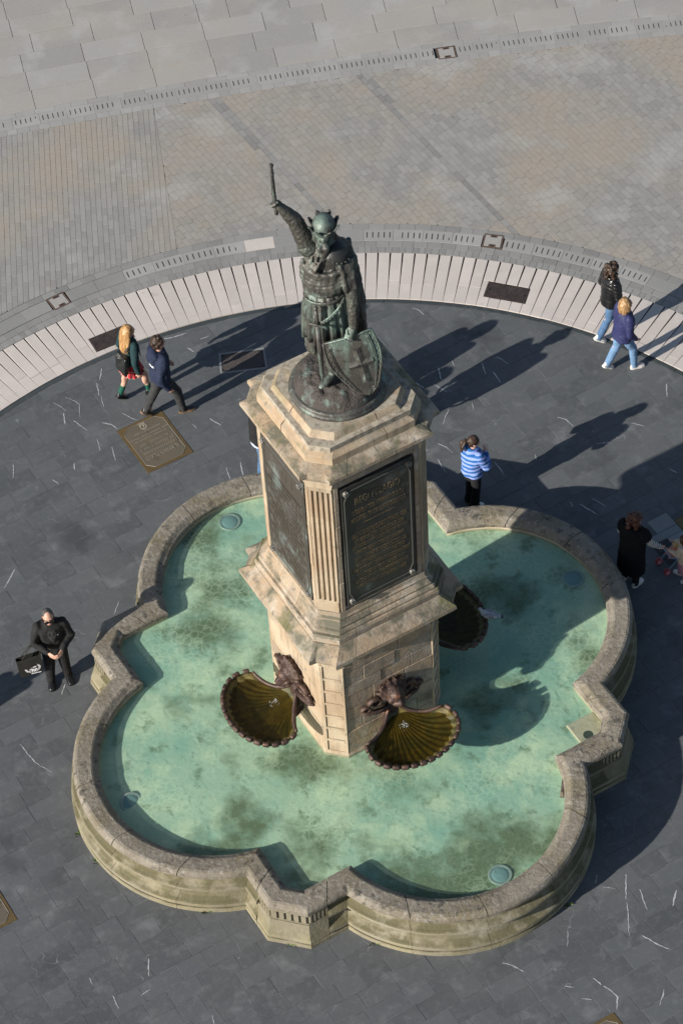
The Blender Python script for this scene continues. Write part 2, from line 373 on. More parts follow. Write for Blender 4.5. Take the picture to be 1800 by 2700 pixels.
def pieces(polys, name, m, parent, ztop, limit=300, **kw):
    """polys: list of (poly, ztop jitter). The ones nearest the camera become parts, the rest one part of kind stuff."""
    it = []
    for p in polys:
        if len(p) < 3: continue
        c = Vector((sum(q[0] for q in p) / len(p), sum(q[1] for q in p) / len(p), ztop))
        it.append((-abs(area2(p)) / (c - CAMP).length_squared, p, in_frame(c, -5)))
    it.sort(key=lambda q: (not q[2], q[0]))
    rest = MB(); n = 0
    for a, p, vis in it:
        vf = piece_vf(p, ztop + random.uniform(-.0012, .0012), **kw)
        if vf is None: continue
        if n < limit and vis:
            mesh_obj(name, *vf, m, parent); n += 1
        else: rest.add(*vf)
    if rest.v: rest.build(name, m, parent, kind='stuff')
def cyl_vf(p0, p1, r0, r1, n=12):
    p0, p1 = Vector(p0), Vector(p1); d = (p1 - p0).normalized()
    a = d.orthogonal().normalized(); b = d.cross(a)
    v = [p + (a * math.cos(2 * math.pi * i / n) + b * math.sin(2 * math.pi * i / n)) * r for p, r in ((p0, r0), (p1, r1)) for i in range(n)]
    return v, [tuple(range(n))[::-1], tuple(range(n, 2 * n))] + [(i, (i + 1) % n, n + (i + 1) % n, n + i) for i in range(n)]
def ell_vf(c, rad, rotm=None, nu=14, nv=9):
    v = []; f = []
    c = Vector(c)
    for j in range(nv + 1):
        t = math.pi * j / nv
        for i in range(nu):
            u = 2 * math.pi * i / nu
            q = Vector((rad[0] * math.sin(t) * math.cos(u), rad[1] * math.sin(t) * math.sin(u), rad[2] * math.cos(t)))
            if rotm is not None: q = rotm @ q
            v.append(c + q)
    for j in range(nv):
        for i in range(nu):
            f.append((j * nu + i, (j + 1) * nu + i, (j + 1) * nu + (i + 1) % nu, j * nu + (i + 1) % nu))
    return v, f
def tube_vf(pts, rad, n=10, flat=None):
    """tube along points; rad number/list of r or (ra, rb) with ra along `flat` hint"""
    pts = [Vector(p) for p in pts]; m = len(pts); v = []; f = []
    prev = None
    for k, p in enumerate(pts):
        d = (pts[min(k + 1, m - 1)] - pts[max(k - 1, 0)]).normalized()
        if flat is not None: a = Vector(flat) - d * Vector(flat).dot(d)
        elif prev is None: a = d.orthogonal()
        else: a = prev - d * prev.dot(d)
        if a.length < 1e-4: a = d.orthogonal()
        a.normalize(); prev = a; b = d.cross(a)
        rr = rad[k] if isinstance(rad, (list, tuple)) and len(rad) == m and not (m == 2 and False) else rad
        ra, rb = rr if isinstance(rr, (tuple, list)) else (rr, rr)
        v += [p + a * (ra * math.cos(2 * math.pi * i / n)) + b * (rb * math.sin(2 * math.pi * i / n)) for i in range(n)]
    for k in range(m - 1):
        f += [(k * n + i, k * n + (i + 1) % n, (k + 1) * n + (i + 1) % n, (k + 1) * n + i) for i in range(n)]
    f += [tuple(range(n))[::-1], tuple(range((m - 1) * n, m * n))]
    return v, f
def cap_parts(p0, p1, r0, r1, n=12):
    """tapered capsule as overlapping closed shells"""
    return [cyl_vf(p0, p1, r0, r1, n), ell_vf(p0, (r0,) * 3, nu=n, nv=8), ell_vf(p1, (r1,) * 3, nu=n, nv=8)]
def loft_vf(rings):
    """rings of equal length, closed; capped"""
    n = len(rings[0]); v = [q for r in rings for q in r]; f = []
    for k in range(len(rings) - 1):
        f += [(k * n + i, k * n + (i + 1) % n, (k + 1) * n + (i + 1) % n, (k + 1) * n + i) for i in range(n)]
    f += [tuple(range(n))[::-1], tuple(range((len(rings) - 1) * n, len(rings) * n))]
    return v, f
def ering(c, rx, ry, n=20, fold=None):
    """horizontal ellipse"""
    o = []
    for i in range(n):
        t = 2 * math.pi * i / n; k = fold(t) if fold else 1.
        o.append(Vector((c[0] + rx * k * math.cos(t), c[1] + ry * k * math.sin(t), c[2])))
    return o
def blob(name, parts, voxel, m, parent=None, smooth=2, disp=None, rnd=None):
    """fuse overlapping closed shells into one continuous surface"""
    vs = []; fs = []
    for v, f in parts:
        n = len(vs); vs += [tuple(q) for q in v]; fs += [tuple(i + n for i in q) for q in f]
    me = bpy.data.meshes.new(name); me.from_pydata(vs, [], fs); me.update()
    bm = bmesh.new(); bm.from_mesh(me); bmesh.ops.remove_doubles(bm, verts=bm.verts, dist=1e-5); bmesh.ops.recalc_face_normals(bm, faces=bm.faces); bm.to_mesh(me); bm.free()
    o = bpy.data.objects.new(name, me); COL.objects.link(o)
    md = o.modifiers.new('r', 'REMESH'); md.mode = 'VOXEL'; md.voxel_size = voxel; md.use_smooth_shade = True
    if smooth:
        s = o.modifiers.new('s', 'SMOOTH'); s.factor = .5; s.iterations = smooth
    dg = bpy.context.evaluated_depsgraph_get()
    new = bpy.data.meshes.new_from_object(o.evaluated_get(dg)); o.modifiers.clear()
    o.data = new; bpy.data.meshes.remove(me); new.name = name
    if disp:
        nn = [v.normal.copy() for v in new.vertices]
        for v, n in zip(new.vertices, nn):
            v.co += n * disp(v.co, n)
    new.materials.clear(); new.materials.append(m)
    new.polygons.foreach_set('use_smooth', [True] * len(new.polygons))
    set_rnd(new, [random.random() if rnd is None else rnd] * len(new.polygons))
    new.update()
    if parent is not None: o.parent = parent
    return o
def nz3(co, s, amp, seed=0.):
    return mnoise.noise(Vector((co[0] * s + seed, co[1] * s + seed * 1.7, co[2] * s - seed))) * amp

# ================================================================== SETTING
def struct(name, vs, fs, m):
    o = mesh_obj(name, vs, fs, m); o['kind'] = 'structure'; return o
def sheet(name, pts, z, m):
    return struct(name, [(p[0], p[1], z) for p in pts], [tuple(range(len(pts)))], m)
def pol(r, a): return (r * math.cos(R(a)), r * math.sin(R(a)))
ground = sheet('ground', [(-400, -400), (400, -400), (400, 400), (-400, 400)], -.035, M_ground)

# --- slate pavement inside the ring --------------------------------------------------------
R_SL, R_KERB, R_IN, R_OUT = 8.40, 8.49, 8.495, 9.565
slate = sheet('slate_pavement', [pol(R_SL + .05, i * 3) for i in range(120)], -.0045, M_joint)
def L2(a, b): q = L(a, b); return (q.x, q.y)
PLQ = [L2(-6.89, -.385), L2(-6.89, .44), L2(-5.82, .44), L2(-5.82, -.385)]
PLQ2 = [L2(-.62, -6.72), L2(-.62, -5.905), L2(.452, -5.905), L2(.452, -6.72)]
PLQ3 = [L2(6.165, -.50), L2(6.165, .322), L2(7.23, .322), L2(7.23, -.50)]
GRT = [(-1.905, 7.458), (-1.144, 7.521), (-1.104, 7.05), (-1.890, 6.995)]
PLQ4 = [L2(-.50, 6.03), L2(-.50, 6.85), L2(.55, 6.85), L2(.55, 6.03)]
def inside(p, q):
    s = 1 if area2(q) > 0 else -1
    return all(s * ((q[i][0] - q[i - 1][0]) * (p[1] - q[i - 1][1]) - (q[i][1] - q[i - 1][1]) * (p[0] - q[i - 1][0])) >= -1e-6 for i in range(4))
def cut_out(polys, q):
    """remove convex quad q from the list of convex polygons"""
    if area2(q) < 0: q = q[::-1]
    o = []
    for p in polys:
        bx = [min(a[0] for a in p), max(a[0] for a in p), min(a[1] for a in p), max(a[1] for a in p)]
        if bx[0] > max(a[0] for a in q) or bx[1] < min(a[0] for a in q) or bx[2] > max(a[1] for a in q) or bx[3] < min(a[1] for a in q):
            o.append(p); continue
        rem = p
        for i in range(len(q)):
            a, b = q[i - 1], q[i]; nx, ny = (b[1] - a[1]), -(b[0] - a[0])   # outward for ccw
            c = nx * a[0] + ny * a[1]
            outp = clip(rem, -nx, -ny, -c)
            if len(outp) > 2 and abs(area2(outp)) > 2e-4: o.append(outp)
            rem = clip(rem, nx, ny, c)
            if len(rem) < 3: break
    return o
polys = []
rs = random.Random(3)
row = -5.80 - .2893 * 12
while row < 8.6:
    b = -8.8 + rs.random() * .5
    while b < 8.8:
        ln = rs.choice((.37, .38, .40, .48, .55, .60, .60))
        c = L(row + .145, b + ln / 2)
        if c.length < R_SL + .4 and in_frame(c, 150):
            # leave out what lies wholly under the basin
            q = [L2(row, b), L2(row + .2893, b), L2(row + .2893, b + ln), L2(row, b + ln)]
            la, lb = abs(row + .145), abs(b + ln / 2)
            under = (la < 2.3 and lb < 2.3) or math.hypot(la - 2.316, lb) < 1.75 or math.hypot(la, lb - 2.316) < 1.75
            if not under:
                if c.length > R_SL - .6:
                    a0 = math.atan2(c.y, c.x)
                    for da in (-.12, -.08, -.04, 0, .04, .08, .12):
                        q = clip(q, math.cos(a0 + da), math.sin(a0 + da), R_SL * math.cos(.02))
                        if len(q) < 3: break
                if len(q) > 2: polys.append(q)
        b += ln
    row += .2893
for q in (PLQ, PLQ2, PLQ3, GRT, PLQ4): polys = cut_out(polys, q)
pieces(polys, 'slate_tile', M_slate, slate, 0.0, gap=.0025, bev=.002, depth=.03)
# pale replacement slabs by the covered pit at the right edge
for q in ([(-.69, 5.655), (-.69, 6.02), (-.415, 6.02), (-.415, 5.655)], [(-.41, 5.50), (-.41, 6.02), (-.262, 6.02), (-.262, 5.50)], [(-.258, 5.735), (-.258, 6.02), (-.13, 6.02), (-.13, 5.735)]):
    vf = piece_vf([L2(*p) for p in q], .004, gap=.002)
    mesh_obj('repair_slab', *vf, M_slate_light, slate)

# white quartz veins let into the slate, ragged narrow inlays
VEINS = [[(-4.62,6.61),(-4.52,6.53),(-4.41,6.41)],
    [(-4.42,6.7),(-4.27,6.61),(-4.2,6.53),(-4.18,6.24)],
    [(-4.45,6.36),(-4.42,6.11)],
    [(-4.28,6.18),(-4.19,6.08),(-4.08,5.97)],
    [(-3.91,6.97),(-3.87,6.69)],
    [(-3.84,6.69),(-3.82,6.57),(-3.79,6.43)],
    [(-3.83,7.29),(-3.86,7.03)],
    [(-3.49,6.27),(-3.36,6.16),(-3.25,6.1)],
    [(-3.82,6.1),(-3.68,6.05),(-3.56,5.94)],
    [(-2.36,5.94),(-2.3,5.84)],
    [(-2.08,6.03),(-1.9,5.87)],
    [(-3.9,5.75),(-3.85,5.49)],
    [(-3.66,5.56),(-3.61,5.28)],
    [(-5.24,5.34),(-5.24,5.04)],
    [(-4.27,5.26),(-4.26,5.13)],
    [(-4.6,4.95),(-4.51,4.85)],
    [(-1.84,4.97),(-1.78,4.71)],
    [(-1.61,5.06),(-1.58,4.78)],
    [(-2.42,7.63),(-2.3,7.52)],
    [(-2.2,7.8),(-2.05,7.87)],
    [(-2.81,7.86),(-2.63,7.89),(-2.41,7.97)],
    [(1.34,8.2),(1.43,8.15),(1.53,8.02)],
    [(1.9,6.94),(1.94,6.82)],
    [(1.67,6.82),(1.7,6.54)],
    [(1.57,6.45),(1.78,6.27)],
    [(1.21,6.58),(1.41,6.39)],
    [(2.39,6.85),(2.43,6.6)],
    [(2.55,6.65),(2.66,6.39)],
    [(2.63,6.98),(2.82,6.8)],
    [(2.16,5.99),(2.17,5.84)],
    [(3.5,5.57),(3.63,5.5),(3.73,5.35)],
    [(1.78,5.88),(1.72,5.77),(1.66,5.58)],
    [(1.55,5.18),(1.67,5.09),(1.77,4.97)],
    [(2.18,4.88),(2.37,4.71)],
    [(2.41,4.71),(2.48,4.59),(2.54,4.42)],
    [(1.52,4.85),(1.62,4.57)],
    [(3.06,4.81),(3.08,4.7)],
    [(5.32,6.13),(5.29,5.85)],
    [(5.15,4.33),(5.25,4.23)],
    [(0.95,8.42),(1.08,8.35)],
    [(4.06,4.95),(4.27,4.96)],
    [(4.66,5.34),(4.86,5.25)],
    [(3.26,-3.28),(3.44,-3.33)],
    [(3.61,-3.1),(3.56,-3.51)],
    [(3.57,-3.57),(3.54,-4.1)],
    [(3.78,-3.36),(3.8,-3.53),(3.84,-3.7)],
    [(4.28,-3.42),(4.2,-3.67)],
    [(2.7,-3.96),(2.67,-4.21)],
    [(1.75,-4.4),(1.89,-4.46),(2.03,-4.57)],
    [(2.97,-4.74),(3.07,-4.85)],
    [(3.1,-4.87),(3.17,-4.93),(3.27,-5.06),(3.24,-5.26)],
    [(3.92,-4.99),(3.83,-5.23)],
    [(2.78,-5.05),(2.92,-5.07)],
    [(3.2,-3.07),(3.17,-3.22)],
    [(2.56,-4.83),(2.7,-4.86)],
    [(3.52,3.79),(3.56,3.68)],
    [(3.67,3.73),(3.91,3.5)],
    [(3.87,3.83),(4.08,3.64)],
    [(3.72,-4.11),(3.92,-4.27),(4.07,-4.36)],
    [(-5.33,2.81),(-5.25,2.97),(-5.17,3.18)],
    [(-3.56,2.4),(-3.63,2.15)],
    [(-4.37,0.89),(-4.42,0.7)],
    [(-3.15,-3.96),(-3.15,-4.24)],
    [(-5.02,-0.16),(-4.79,-0.51),(-4.54,-0.7)],
    [(-3.98,-4.21),(-3.93,-4.32)],
    [(-2.28,-4.92),(-2.26,-5.06)],
    [(-3.65,-4.51),(-3.57,-4.72)],
    [(-3.26,-4.54),(-3.13,-4.45)]]
M_quartz = mat('quartz', (.40, .41, .42), [dict(s=30., d=4., lo=.45, hi=.6, c=(.22, .225, .23), a=.7)], rough=.7)
vr = random.Random(31); mb = MB()
for ln_ in VEINS:
    pts = []
    for a, b in zip(ln_, ln_[1:]):
        a, b = Vector(a), Vector(b); n_ = max(2, int((b - a).length / .035))
        pts += [a.lerp(b, i / n_) for i in range(n_)]
    pts.append(Vector(ln_[-1])); wv = vr.uniform(.005, .0105); lft = []; rgt_ = []
    for i, p in enumerate(pts):
        d = pts[min(i + 1, len(pts) - 1)] - pts[max(i - 1, 0)]; d = d / max(d.length, 1e-6); n_ = Vector((-d.y, d.x))
        t = i / max(1, len(pts) - 1); w_ = wv * (.25 + .75 * math.sin(math.pi * min(1, .12 + t * .85)) ** .6) * vr.uniform(.55, 1.35); o_ = n_ * vr.uniform(-.006, .006)
        lft.append(p + o_ + n_ * w_); rgt_.append(p + o_ - n_ * w_)
    v = [(q.x, q.y, .0032) for q in lft] + [(q.x, q.y, .0032) for q in rgt_]; m_ = len(lft)
    mb.add(v, [(i, m_ + i, m_ + i + 1, i + 1) for i in range(m_ - 1)])
mb.build('quartz_vein', M_quartz, slate, kind='stuff')

# --- ring of slabs, kerb and drain ----------------------------------------------------------
ring = struct('paving_ring', [(*pol(r, a * 2), -.012) for a in range(181) for r in (R_SL - .02, 10.32)],
              [(2 * i, 2 * i + 1, 2 * i + 3, 2 * i + 2) for i in range(180)], M_ground)
def sector(r0, r1, a0, a1, n=3):
    return [pol(r0, a0 + (a1 - a0) * i / n) for i in range(n + 1)] + [pol(r1, a1 + (a0 - a1) * i / n) for i in range(n + 1)]
A0, A1 = 34., 146.
a = A0
while a < A1:
    b = a + rs.choice((7.1, 8.3, 9.6))
    vf = piece_vf(sector(R_SL, R_KERB, a, b, 5), .004, gap=.003, bev=.004)
    mesh_obj('kerb_stone', *vf, M_kerb, ring); a = b
def slab_quad(th, ra, rb):
    ca, sa = math.cos(R(th)), math.sin(R(th)); hw = .0905
    return [(r * ca - s * hw * sa, r * sa + s * hw * ca) for r, s in ((ra, -1), (rb, -1), (rb, 1), (ra, 1))]
COV_R, COV_L = (8.709, 9.080, 68.43, 73.05), (8.590, 8.930, 112.43, 117.03)
def cover_quad(cr, e=.002):
    r0, r1, a0, a1 = cr; am = (a0 + a1) / 2; c = Vector(pol((r0 + r1) / 2, am)); d = Vector(pol(1, am)); n = Vector((-d.y, d.x))
    hx = (r1 - r0) / 2 + e; hy = R(a1 - a0) / 2 * (r0 + r1) / 2 + e
    return [tuple(c + d * (sx * hx) + n * (sy * hy)) for sx, sy in ((-1, -1), (1, -1), (1, 1), (-1, 1))]
for k in range(int(A0 / 1.25), int(A1 / 1.25) + 1):
    th = 1.25 * k - .1 + .625
    spans = [(R_IN, R_OUT)]
    cq = None
    for cov in (COV_R, COV_L):
        if cov[2] - .9 < th < cov[3] + .9: cq = cover_quad(cov)
    fin = []
    for s0, s1 in spans:
        if s1 - s0 > .8 and rs.random() < .65:
            m_ = s0 + rs.uniform(.12, .42); fin += [(s0, m_ - .0012), (m_ + .0012, s1)]
        else: fin.append((s0, s1))
    rv = random.random()
    for s0, s1 in fin:
        if s1 - s0 < .05: continue
        for sq in (cut_out([slab_quad(th, s0, s1)], cq) if cq else [slab_quad(th, s0, s1)]):
            vf = piece_vf(sq, .014 + random.uniform(-.001, .001), depth=.026, gap=.0, bev=.002)
            if vf: mesh_obj('ring_slab', *vf, M_slab, ring, rnd=min(1, max(0, rv + random.uniform(-.1, .1))))
def row_of(r0, r1, step, name, m, z=.008, skip=()):
    ps = []; a = A0; st = math.degrees(step / (.5 * (r0 + r1)))
    while a < A1:
        s_ = st * rs.uniform(.85, 1.15); b = a + s_
        if not any(x0 < .5 * (a + b) < x1 for x0, x1 in skip): ps.append(sector(r0, r1, a, b, 1))
        a = b
    pieces(ps, name, m, ring, z, gap=.002, bev=.002)
MH_L, MH_R = (116.15, 118.10), (72.72, 74.74)
row_of(9.575, 9.712, .115, 'small_sett', M_sett_dark)
row_of(9.712, 9.857, .225, 'ring_sett', M_sett_dark)
row_of(10.135, 10.272, .245, 'border_sett', M_sett_dark)
def drain_unit(a, b, slots, m=M_sett_dark, nm='drain_slab'):
    vf = piece_vf(sector(9.862, 10.13, a, b, 3), .009, gap=.002, bev=.002)
    o = mesh_obj(nm, *vf, m, ring)
    if slots:
        for i in range(5):
            th = a + (b - a) * (i + .6) / 5.2
            ca, sa = math.cos(R(th)), math.sin(R(th)); rr = 9.995
            v, f = box_vf((rr * ca, rr * sa, .0075), Vector((ca, sa, 0)), Vector((-sa, ca, 0)), Z, .066, .0085, .0022)
            mesh_obj('drain_slot', v, f, M_slot, o)
def drain_run(a, b, slots, **k):
    n = max(1, round((b - a) / 2.82))
    for i in range(n): drain_unit(a + (b - a) * i / n, a + (b - a) * (i + 1) / n, slots, **k)
M_drain = mat('drain_granite', (.30, .295, .285), [dict(s=130., d=2., lo=.5, hi=.66, c=(.2, .2, .195), a=.5), dict(s=2., lo=.45, hi=.65, c=(.26, .255, .245), a=.8)], rough=.85, bump=(110., .25, .003), rnd=.1)
drain_run(40, 57.9, False); drain_run(57.9, 72.68, True, m=M_drain); drain_run(74.8, 86.4, True, m=M_drain)
drain_run(86.4, 95.15, False); drain_run(95.15, 98.05, False, m=M_slab); drain_run(98.05, 110.2, True, m=M_drain)
drain_run(110.2, 116.1, False); drain_run(118.15, 146, False)

# --- upper drain, setts and granite slabs ----------------------------------------------------
AC, AR = Vector((11.8, -76.0)), 91.0          # the upper drain bends along a wide arc
def arc(s, r):                                 # s metres along the arc from x about 0, r metres beyond the drain line
    an = math.pi / 2 + (11.8 - .47) / AR - s / AR
    return (AC.x + (AR + r) * math.cos(an), AC.y + (AR + r) * math.sin(an))
setts = struct('sett_paving', [(x_, y_, -.012) for x_, y_ in [arc(-16 + i, -.2) for i in range(33)]] + [(16, 4, -.012), (-16, 4, -.012)], [tuple(range(35))], M_ground)
gran = struct('granite_paving', [(x_, y_, -.012) for x_, y_ in [arc(-16 + i, -.19) for i in range(33)] + [arc(16 - i, 14) for i in range(33)]], [tuple(range(66))], M_ground)
def field(origin, ang, wid, seed, keep_left, border):
    """rows of setts along direction ang; border: (point, angle), keep_left picks the side"""
    rr = random.Random(seed); o = []
    d = Vector((math.cos(R(ang)), math.sin(R(ang)))); n = Vector((-d.y, d.x))
    bd = Vector((math.cos(R(border[1])), math.sin(R(border[1])))); bn = Vector((-bd.y, bd.x)); bp = Vector(border[0])
    sg = 1 if keep_left else -1
    nr = int(22 / wid); off = 0.
    for i in range(-nr, nr):
        off += .055 + rr.uniform(-.02, .02)
        t = -14 + (off % .2)
        while t < 14:
            ln = rr.choice((.17, .19, .2, .22, .26))
            c = origin + n * ((i + .5) * wid) + d * (t + ln / 2)
            rad = c.length
            if rad > 10.1 and in_frame((c.x, c.y, 0), 120) and sg * (c - bp).dot(bn) > -.2:
                ra = (c - AC).length - AR
                if ra < -.1:
                    q = [tuple(origin + n * (i * wid) + d * t), tuple(origin + n * (i * wid) + d * (t + ln)), tuple(origin + n * ((i + 1) * wid) + d * (t + ln)), tuple(origin + n * ((i + 1) * wid) + d * t)]
                    if rad < 10.6: u = c / rad; q = clip(q, -u.x, -u.y, -10.276)
                    if len(q) > 2 and ra > -.5: u = (c - AC).normalized(); q = clip(q, u.x, u.y, u.dot(AC) + AR - .29)
                    if len(q) > 2: q = clip(q, -sg * bn.x, -sg * bn.y, -sg * bn.dot(bp))
                    if len(q) > 2 and abs(area2(q)) > 8e-4: o.append(q)
            t += ln
    return o
BORD = ((-2.92, 13.51), -84.0)
sp = field(Vector((-2.92, 13.51)), -87.3, .094, 5, False, BORD) + field(Vector((.86, 13.97)), -60.2, .100, 6, True, BORD)
def near_line(p, a, ang):
    c = Vector((sum(q[0] for q in p) / len(p), sum(q[1] for q in p) / len(p))); n = Vector((-math.sin(R(ang)), math.cos(R(ang))))
    return abs((c - Vector(a)).dot(n)) < .055
dk = [p for p in sp if near_line(p, (-1.85, 13.66), -59.8) or near_line(p, (.90, 13.90), -60.6)]
sp = [p for p in sp if p not in dk]
pieces(dk, 'dark_sett', mat('dark_sett', (.225, .22, .21), [dict(s=130., d=2., lo=.52, hi=.66, c=(.15, .148, .145), a=.5)], rough=.88, rnd=.15), setts, 0.005, gap=.0026, bev=.002, depth=.02)
pieces(sp, 'sett', M_sett, setts, 0.006, gap=.0021, bev=.002, depth=.02)
def arc_quad(s0, s1, r0, r1): return [arc(s0, r0), arc(s1, r0), arc(s1, r1), arc(s0, r1)]
ps = []
for r0, r1, st in ((-.285, -.15, .2), (.135, .26, .34)):
    s = -14.
    while s < 14:
        ln = st * rs.uniform(.8, 1.2)
        if in_frame((*arc(s, r0), 0), 60): ps.append(arc_quad(s, s + ln, r0, r1))
        s += ln
pieces(ps, 'border_sett', M_drain, gran, .007, gap=.002, bev=.002)
UM = 1.865                                     # where the upper inspection cover sits along the arc
s = -7.0
while s < 8:
    nx_ = s + .494
    if not (s < UM + .2 and nx_ > UM - .2):
        segs = [(s, nx_)]
    else:
        segs = [q for q in ((s, UM - .2), (UM + .2, nx_)) if q[1] - q[0] > .05]
    for q0, q1 in segs:
        if not in_frame((*arc(q0, 0), 0), 80): continue
        vf = piece_vf(arc_quad(q0, q1, -.145, .13), .009, gap=.0015, bev=.002)
        o = mesh_obj('drain_slab', *vf, M_drain, gran)
        k = s + .06
        while k < nx_ - .02:
            if q0 + .02 < k < q1 - .02:
                p, p2 = Vector(arc(k, -.062)), Vector(arc(k, .062)); d = (p2 - p).normalized()
                v, f = box_vf(((p.x + p2.x) / 2, (p.y + p2.y) / 2, .0075), Vector((d.x, d.y, 0)), Vector((-d.y, d.x, 0)), Z, .062, .0075, .0022)
                mesh_obj('drain_slot', v, f, M_slot, o)
            k += .091
    s = nx_
r0 = .265; k = 0
ps = []
while r0 < 3.6:
    for side in (-1, 1):                       # a straight joint runs through all rows
        s = -2.24 - .02 * k
        first = rs.choice((.55, .82, 1.1)) if k % 2 else 1.1
        while abs(s) < 12:
            ln = first if first else 1.1; first = None
            s2 = s + side * ln
            if in_frame((*arc((s + s2) / 2, r0), 0), 160): ps.append(arc_quad(min(s, s2), max(s, s2), r0, r0 + .51))
            s = s2
    r0 += .51; k += 1
pieces(ps, 'granite_slab', M_granite, gran, .007, gap=.0045, bev=.003)

# --- covers let into the paving --------------------------------------------------------------
def stone_cover(label, quad, z):
    c = sum((Vector((*q, 0)) for q in quad), Vector()) / 4
    t = thing('inspection_cover', label, 'inspection cover', (c.x, c.y, 0), 0, 'stone inspection covers in the drains')
    loc = [(q[0] - c.x, q[1] - c.y) for q in quad]
    if area2(loc) < 0: loc = loc[::-1]
    inn = inset_poly(loc, .022)
    vs = [(*q, z) for q in loc] + [(*q, z) for q in inn] + [(*q, z - .03) for q in loc] + [(*q, z - .03) for q in inn]
    fs = []
    for i in range(4):
        j = (i + 1) % 4; fs += [(i, j, 4 + j, 4 + i), (4 + i, 4 + j, 12 + j, 12 + i), (8 + j, 8 + i, i, j)]
    mesh_obj('frame', vs, fs, M_rustframe, t)
    vf = piece_vf(inn, z - .002, gap=.006, bev=.002); mesh_obj('lid', *vf, M_granite, t, rnd=.5)
    for i in (0, 2):
        p, q = Vector(inn[i]), Vector(inn[(i + 1) % 4]); m_ = (p + q) / 2; d = (q - p).normalized(); n = Vector((-d.y, d.x))
        m_ = m_ + n * .027
        v, f = box_vf((m_.x, m_.y, z), Vector((d.x, d.y, 0)), Vector((n.x, n.y, 0)), Z, .055, .024, .003)
        h = mesh_obj('lifting_eye', v, f, M_rustframe, t)
        v, f = box_vf((m_.x, m_.y, z + .0032), Vector((d.x, d.y, 0)), Vector((n.x, n.y, 0)), Z, .03, .012, .0015)
        mesh_obj('slot', v, f, M_slot, h)
for lab, q, z in (('square stone inspection cover in the straight drain at the top of the square', [(2.192, 14.613), (2.53, 14.652), (2.558, 14.331), (2.228, 14.298)], .012),
               ('square stone inspection cover in the curved drain, left of the statue', [(-4.771, 8.944), (-4.498, 9.103), (-4.342, 8.834), (-4.615, 8.677)], .012),
               ('square stone inspection cover in the curved drain, right of the statue', [(2.679, 9.819), (3.004, 9.739), (2.928, 9.43), (2.599, 9.516)], .012)):
    stone_cover(lab, q, z)
def iron_cover(label, cr):
    r0, r1, a0, a1 = cr; am = (a0 + a1) / 2; c = pol((r0 + r1) / 2, am)
    t = thing('iron_cover', label, 'access cover', (*c, 0), R(am), 'iron access covers in the slab ring')
    hx = (r1 - r0) / 2; hy = R(a1 - a0) / 2 * (r0 + r1) / 2
    v, f = box_vf((0, 0, .004), X, Y, Z, hx - .004, hy - .004, .009, .002); mesh_obj('plate', v, f, M_iron, t)
    mb = MB(); nx, ny = 9, 18
    for i in range(nx):
        for j in range(ny):
            an = R(45 if (i + j) % 2 else -45); d = Vector((math.cos(an), math.sin(an), 0))
            mb.add(*box_vf((-hx + .03 + i * (2 * hx - .06) / (nx - 1), -hy + .03 + j * (2 * hy - .06) / (ny - 1), .0145), d, Vector((-d.y, d.x, 0)), Z, .014, .005, .003))
    mb.build('tread_pattern', M_iron, t, kind='stuff')
    for s in (-1, 1):
        v, f = cyl_vf((0, s * (hy - .06), .012), (0, s * (hy - .06), .0185), .018, .018, 8); mesh_obj('key_hole', v, f, M_slot, t)
iron_cover('rusty iron tread cover in the pale slabs, right of the statue', COV_R)
iron_cover('rusty iron tread cover in the pale slabs behind the girl with long blonde hair', COV_L)
# grating in a pale frame, in the slate
gc = sum((Vector((*q, 0)) for q in GRT), Vector()) / 4
t = thing('floor_grating', 'dark square mesh grating in a pale frame behind the pedestal', 'grating', (gc.x, gc.y, 0))
lq = [(q[0] - gc.x, q[1] - gc.y) for q in GRT][::-1]
inn = inset_poly(lq, .036)
for i in range(4):
    j = (i + 1) % 4; vf = piece_vf([lq[i], lq[j], inn[j], inn[i]], .004, gap=.0008, bev=.001); mesh_obj('frame_bar', *vf, M_slate_light, t)
mesh_obj('pit', [(*q, -.0040) for q in inn], [(0, 1, 2, 3)], M_slot, t)
mb = MB(); cx0 = [min(q[0] for q in inn), max(q[0] for q in inn), min(q[1] for q in inn), max(q[1] for q in inn)]
for s in (1, -1):
    d = Vector((math.cos(R(32 * s)), math.sin(R(32 * s)))); n = Vector((-d.y, d.x))
    for i in range(-26, 27):
        a_ = n * (i * .024)
        p = [tuple(a_ - d * .6 - n * .0022), tuple(a_ + d * .6 - n * .0022), tuple(a_ + d * .6 + n * .0022), tuple(a_ - d * .6 + n * .0022)]
        for k in range(4):
            u, v_ = inn[k], inn[(k + 1) % 4]; nx, ny = v_[1] - u[1], -(v_[0] - u[0])
            p = clip(p, nx, ny, nx * u[0] + ny * u[1])
            if len(p) < 3: break
        if len(p) > 2:
            vf = piece_vf(p, -.002 if s > 0 else -.0025, depth=.005, gap=0, bev=.0003)
            if vf: mb.add(*vf)
mb.build('mesh_bars', mat('grating_bars', (.19, .16, .145), rough=.5, metal=.4), t, kind='stuff')
# pit cover of dark boards at the right edge
t = thing('pit_cover', 'dark ribbed pit cover beside the pale slabs at the right edge', 'pit cover', tuple(L(-.02, 5.74)))
for i in range(7):
    v, f = box_vf(tuple(L(-.225 + i * .065, 5.59, .005) - L(-.02, 5.74)), E1, E2, Z, .029, .14, .005, .002)
    mesh_obj('rib', v, f, mat('dark_cover', (.022, .02, .026), rough=.6) if i == 0 else bpy.data.materials['dark_cover'], t)

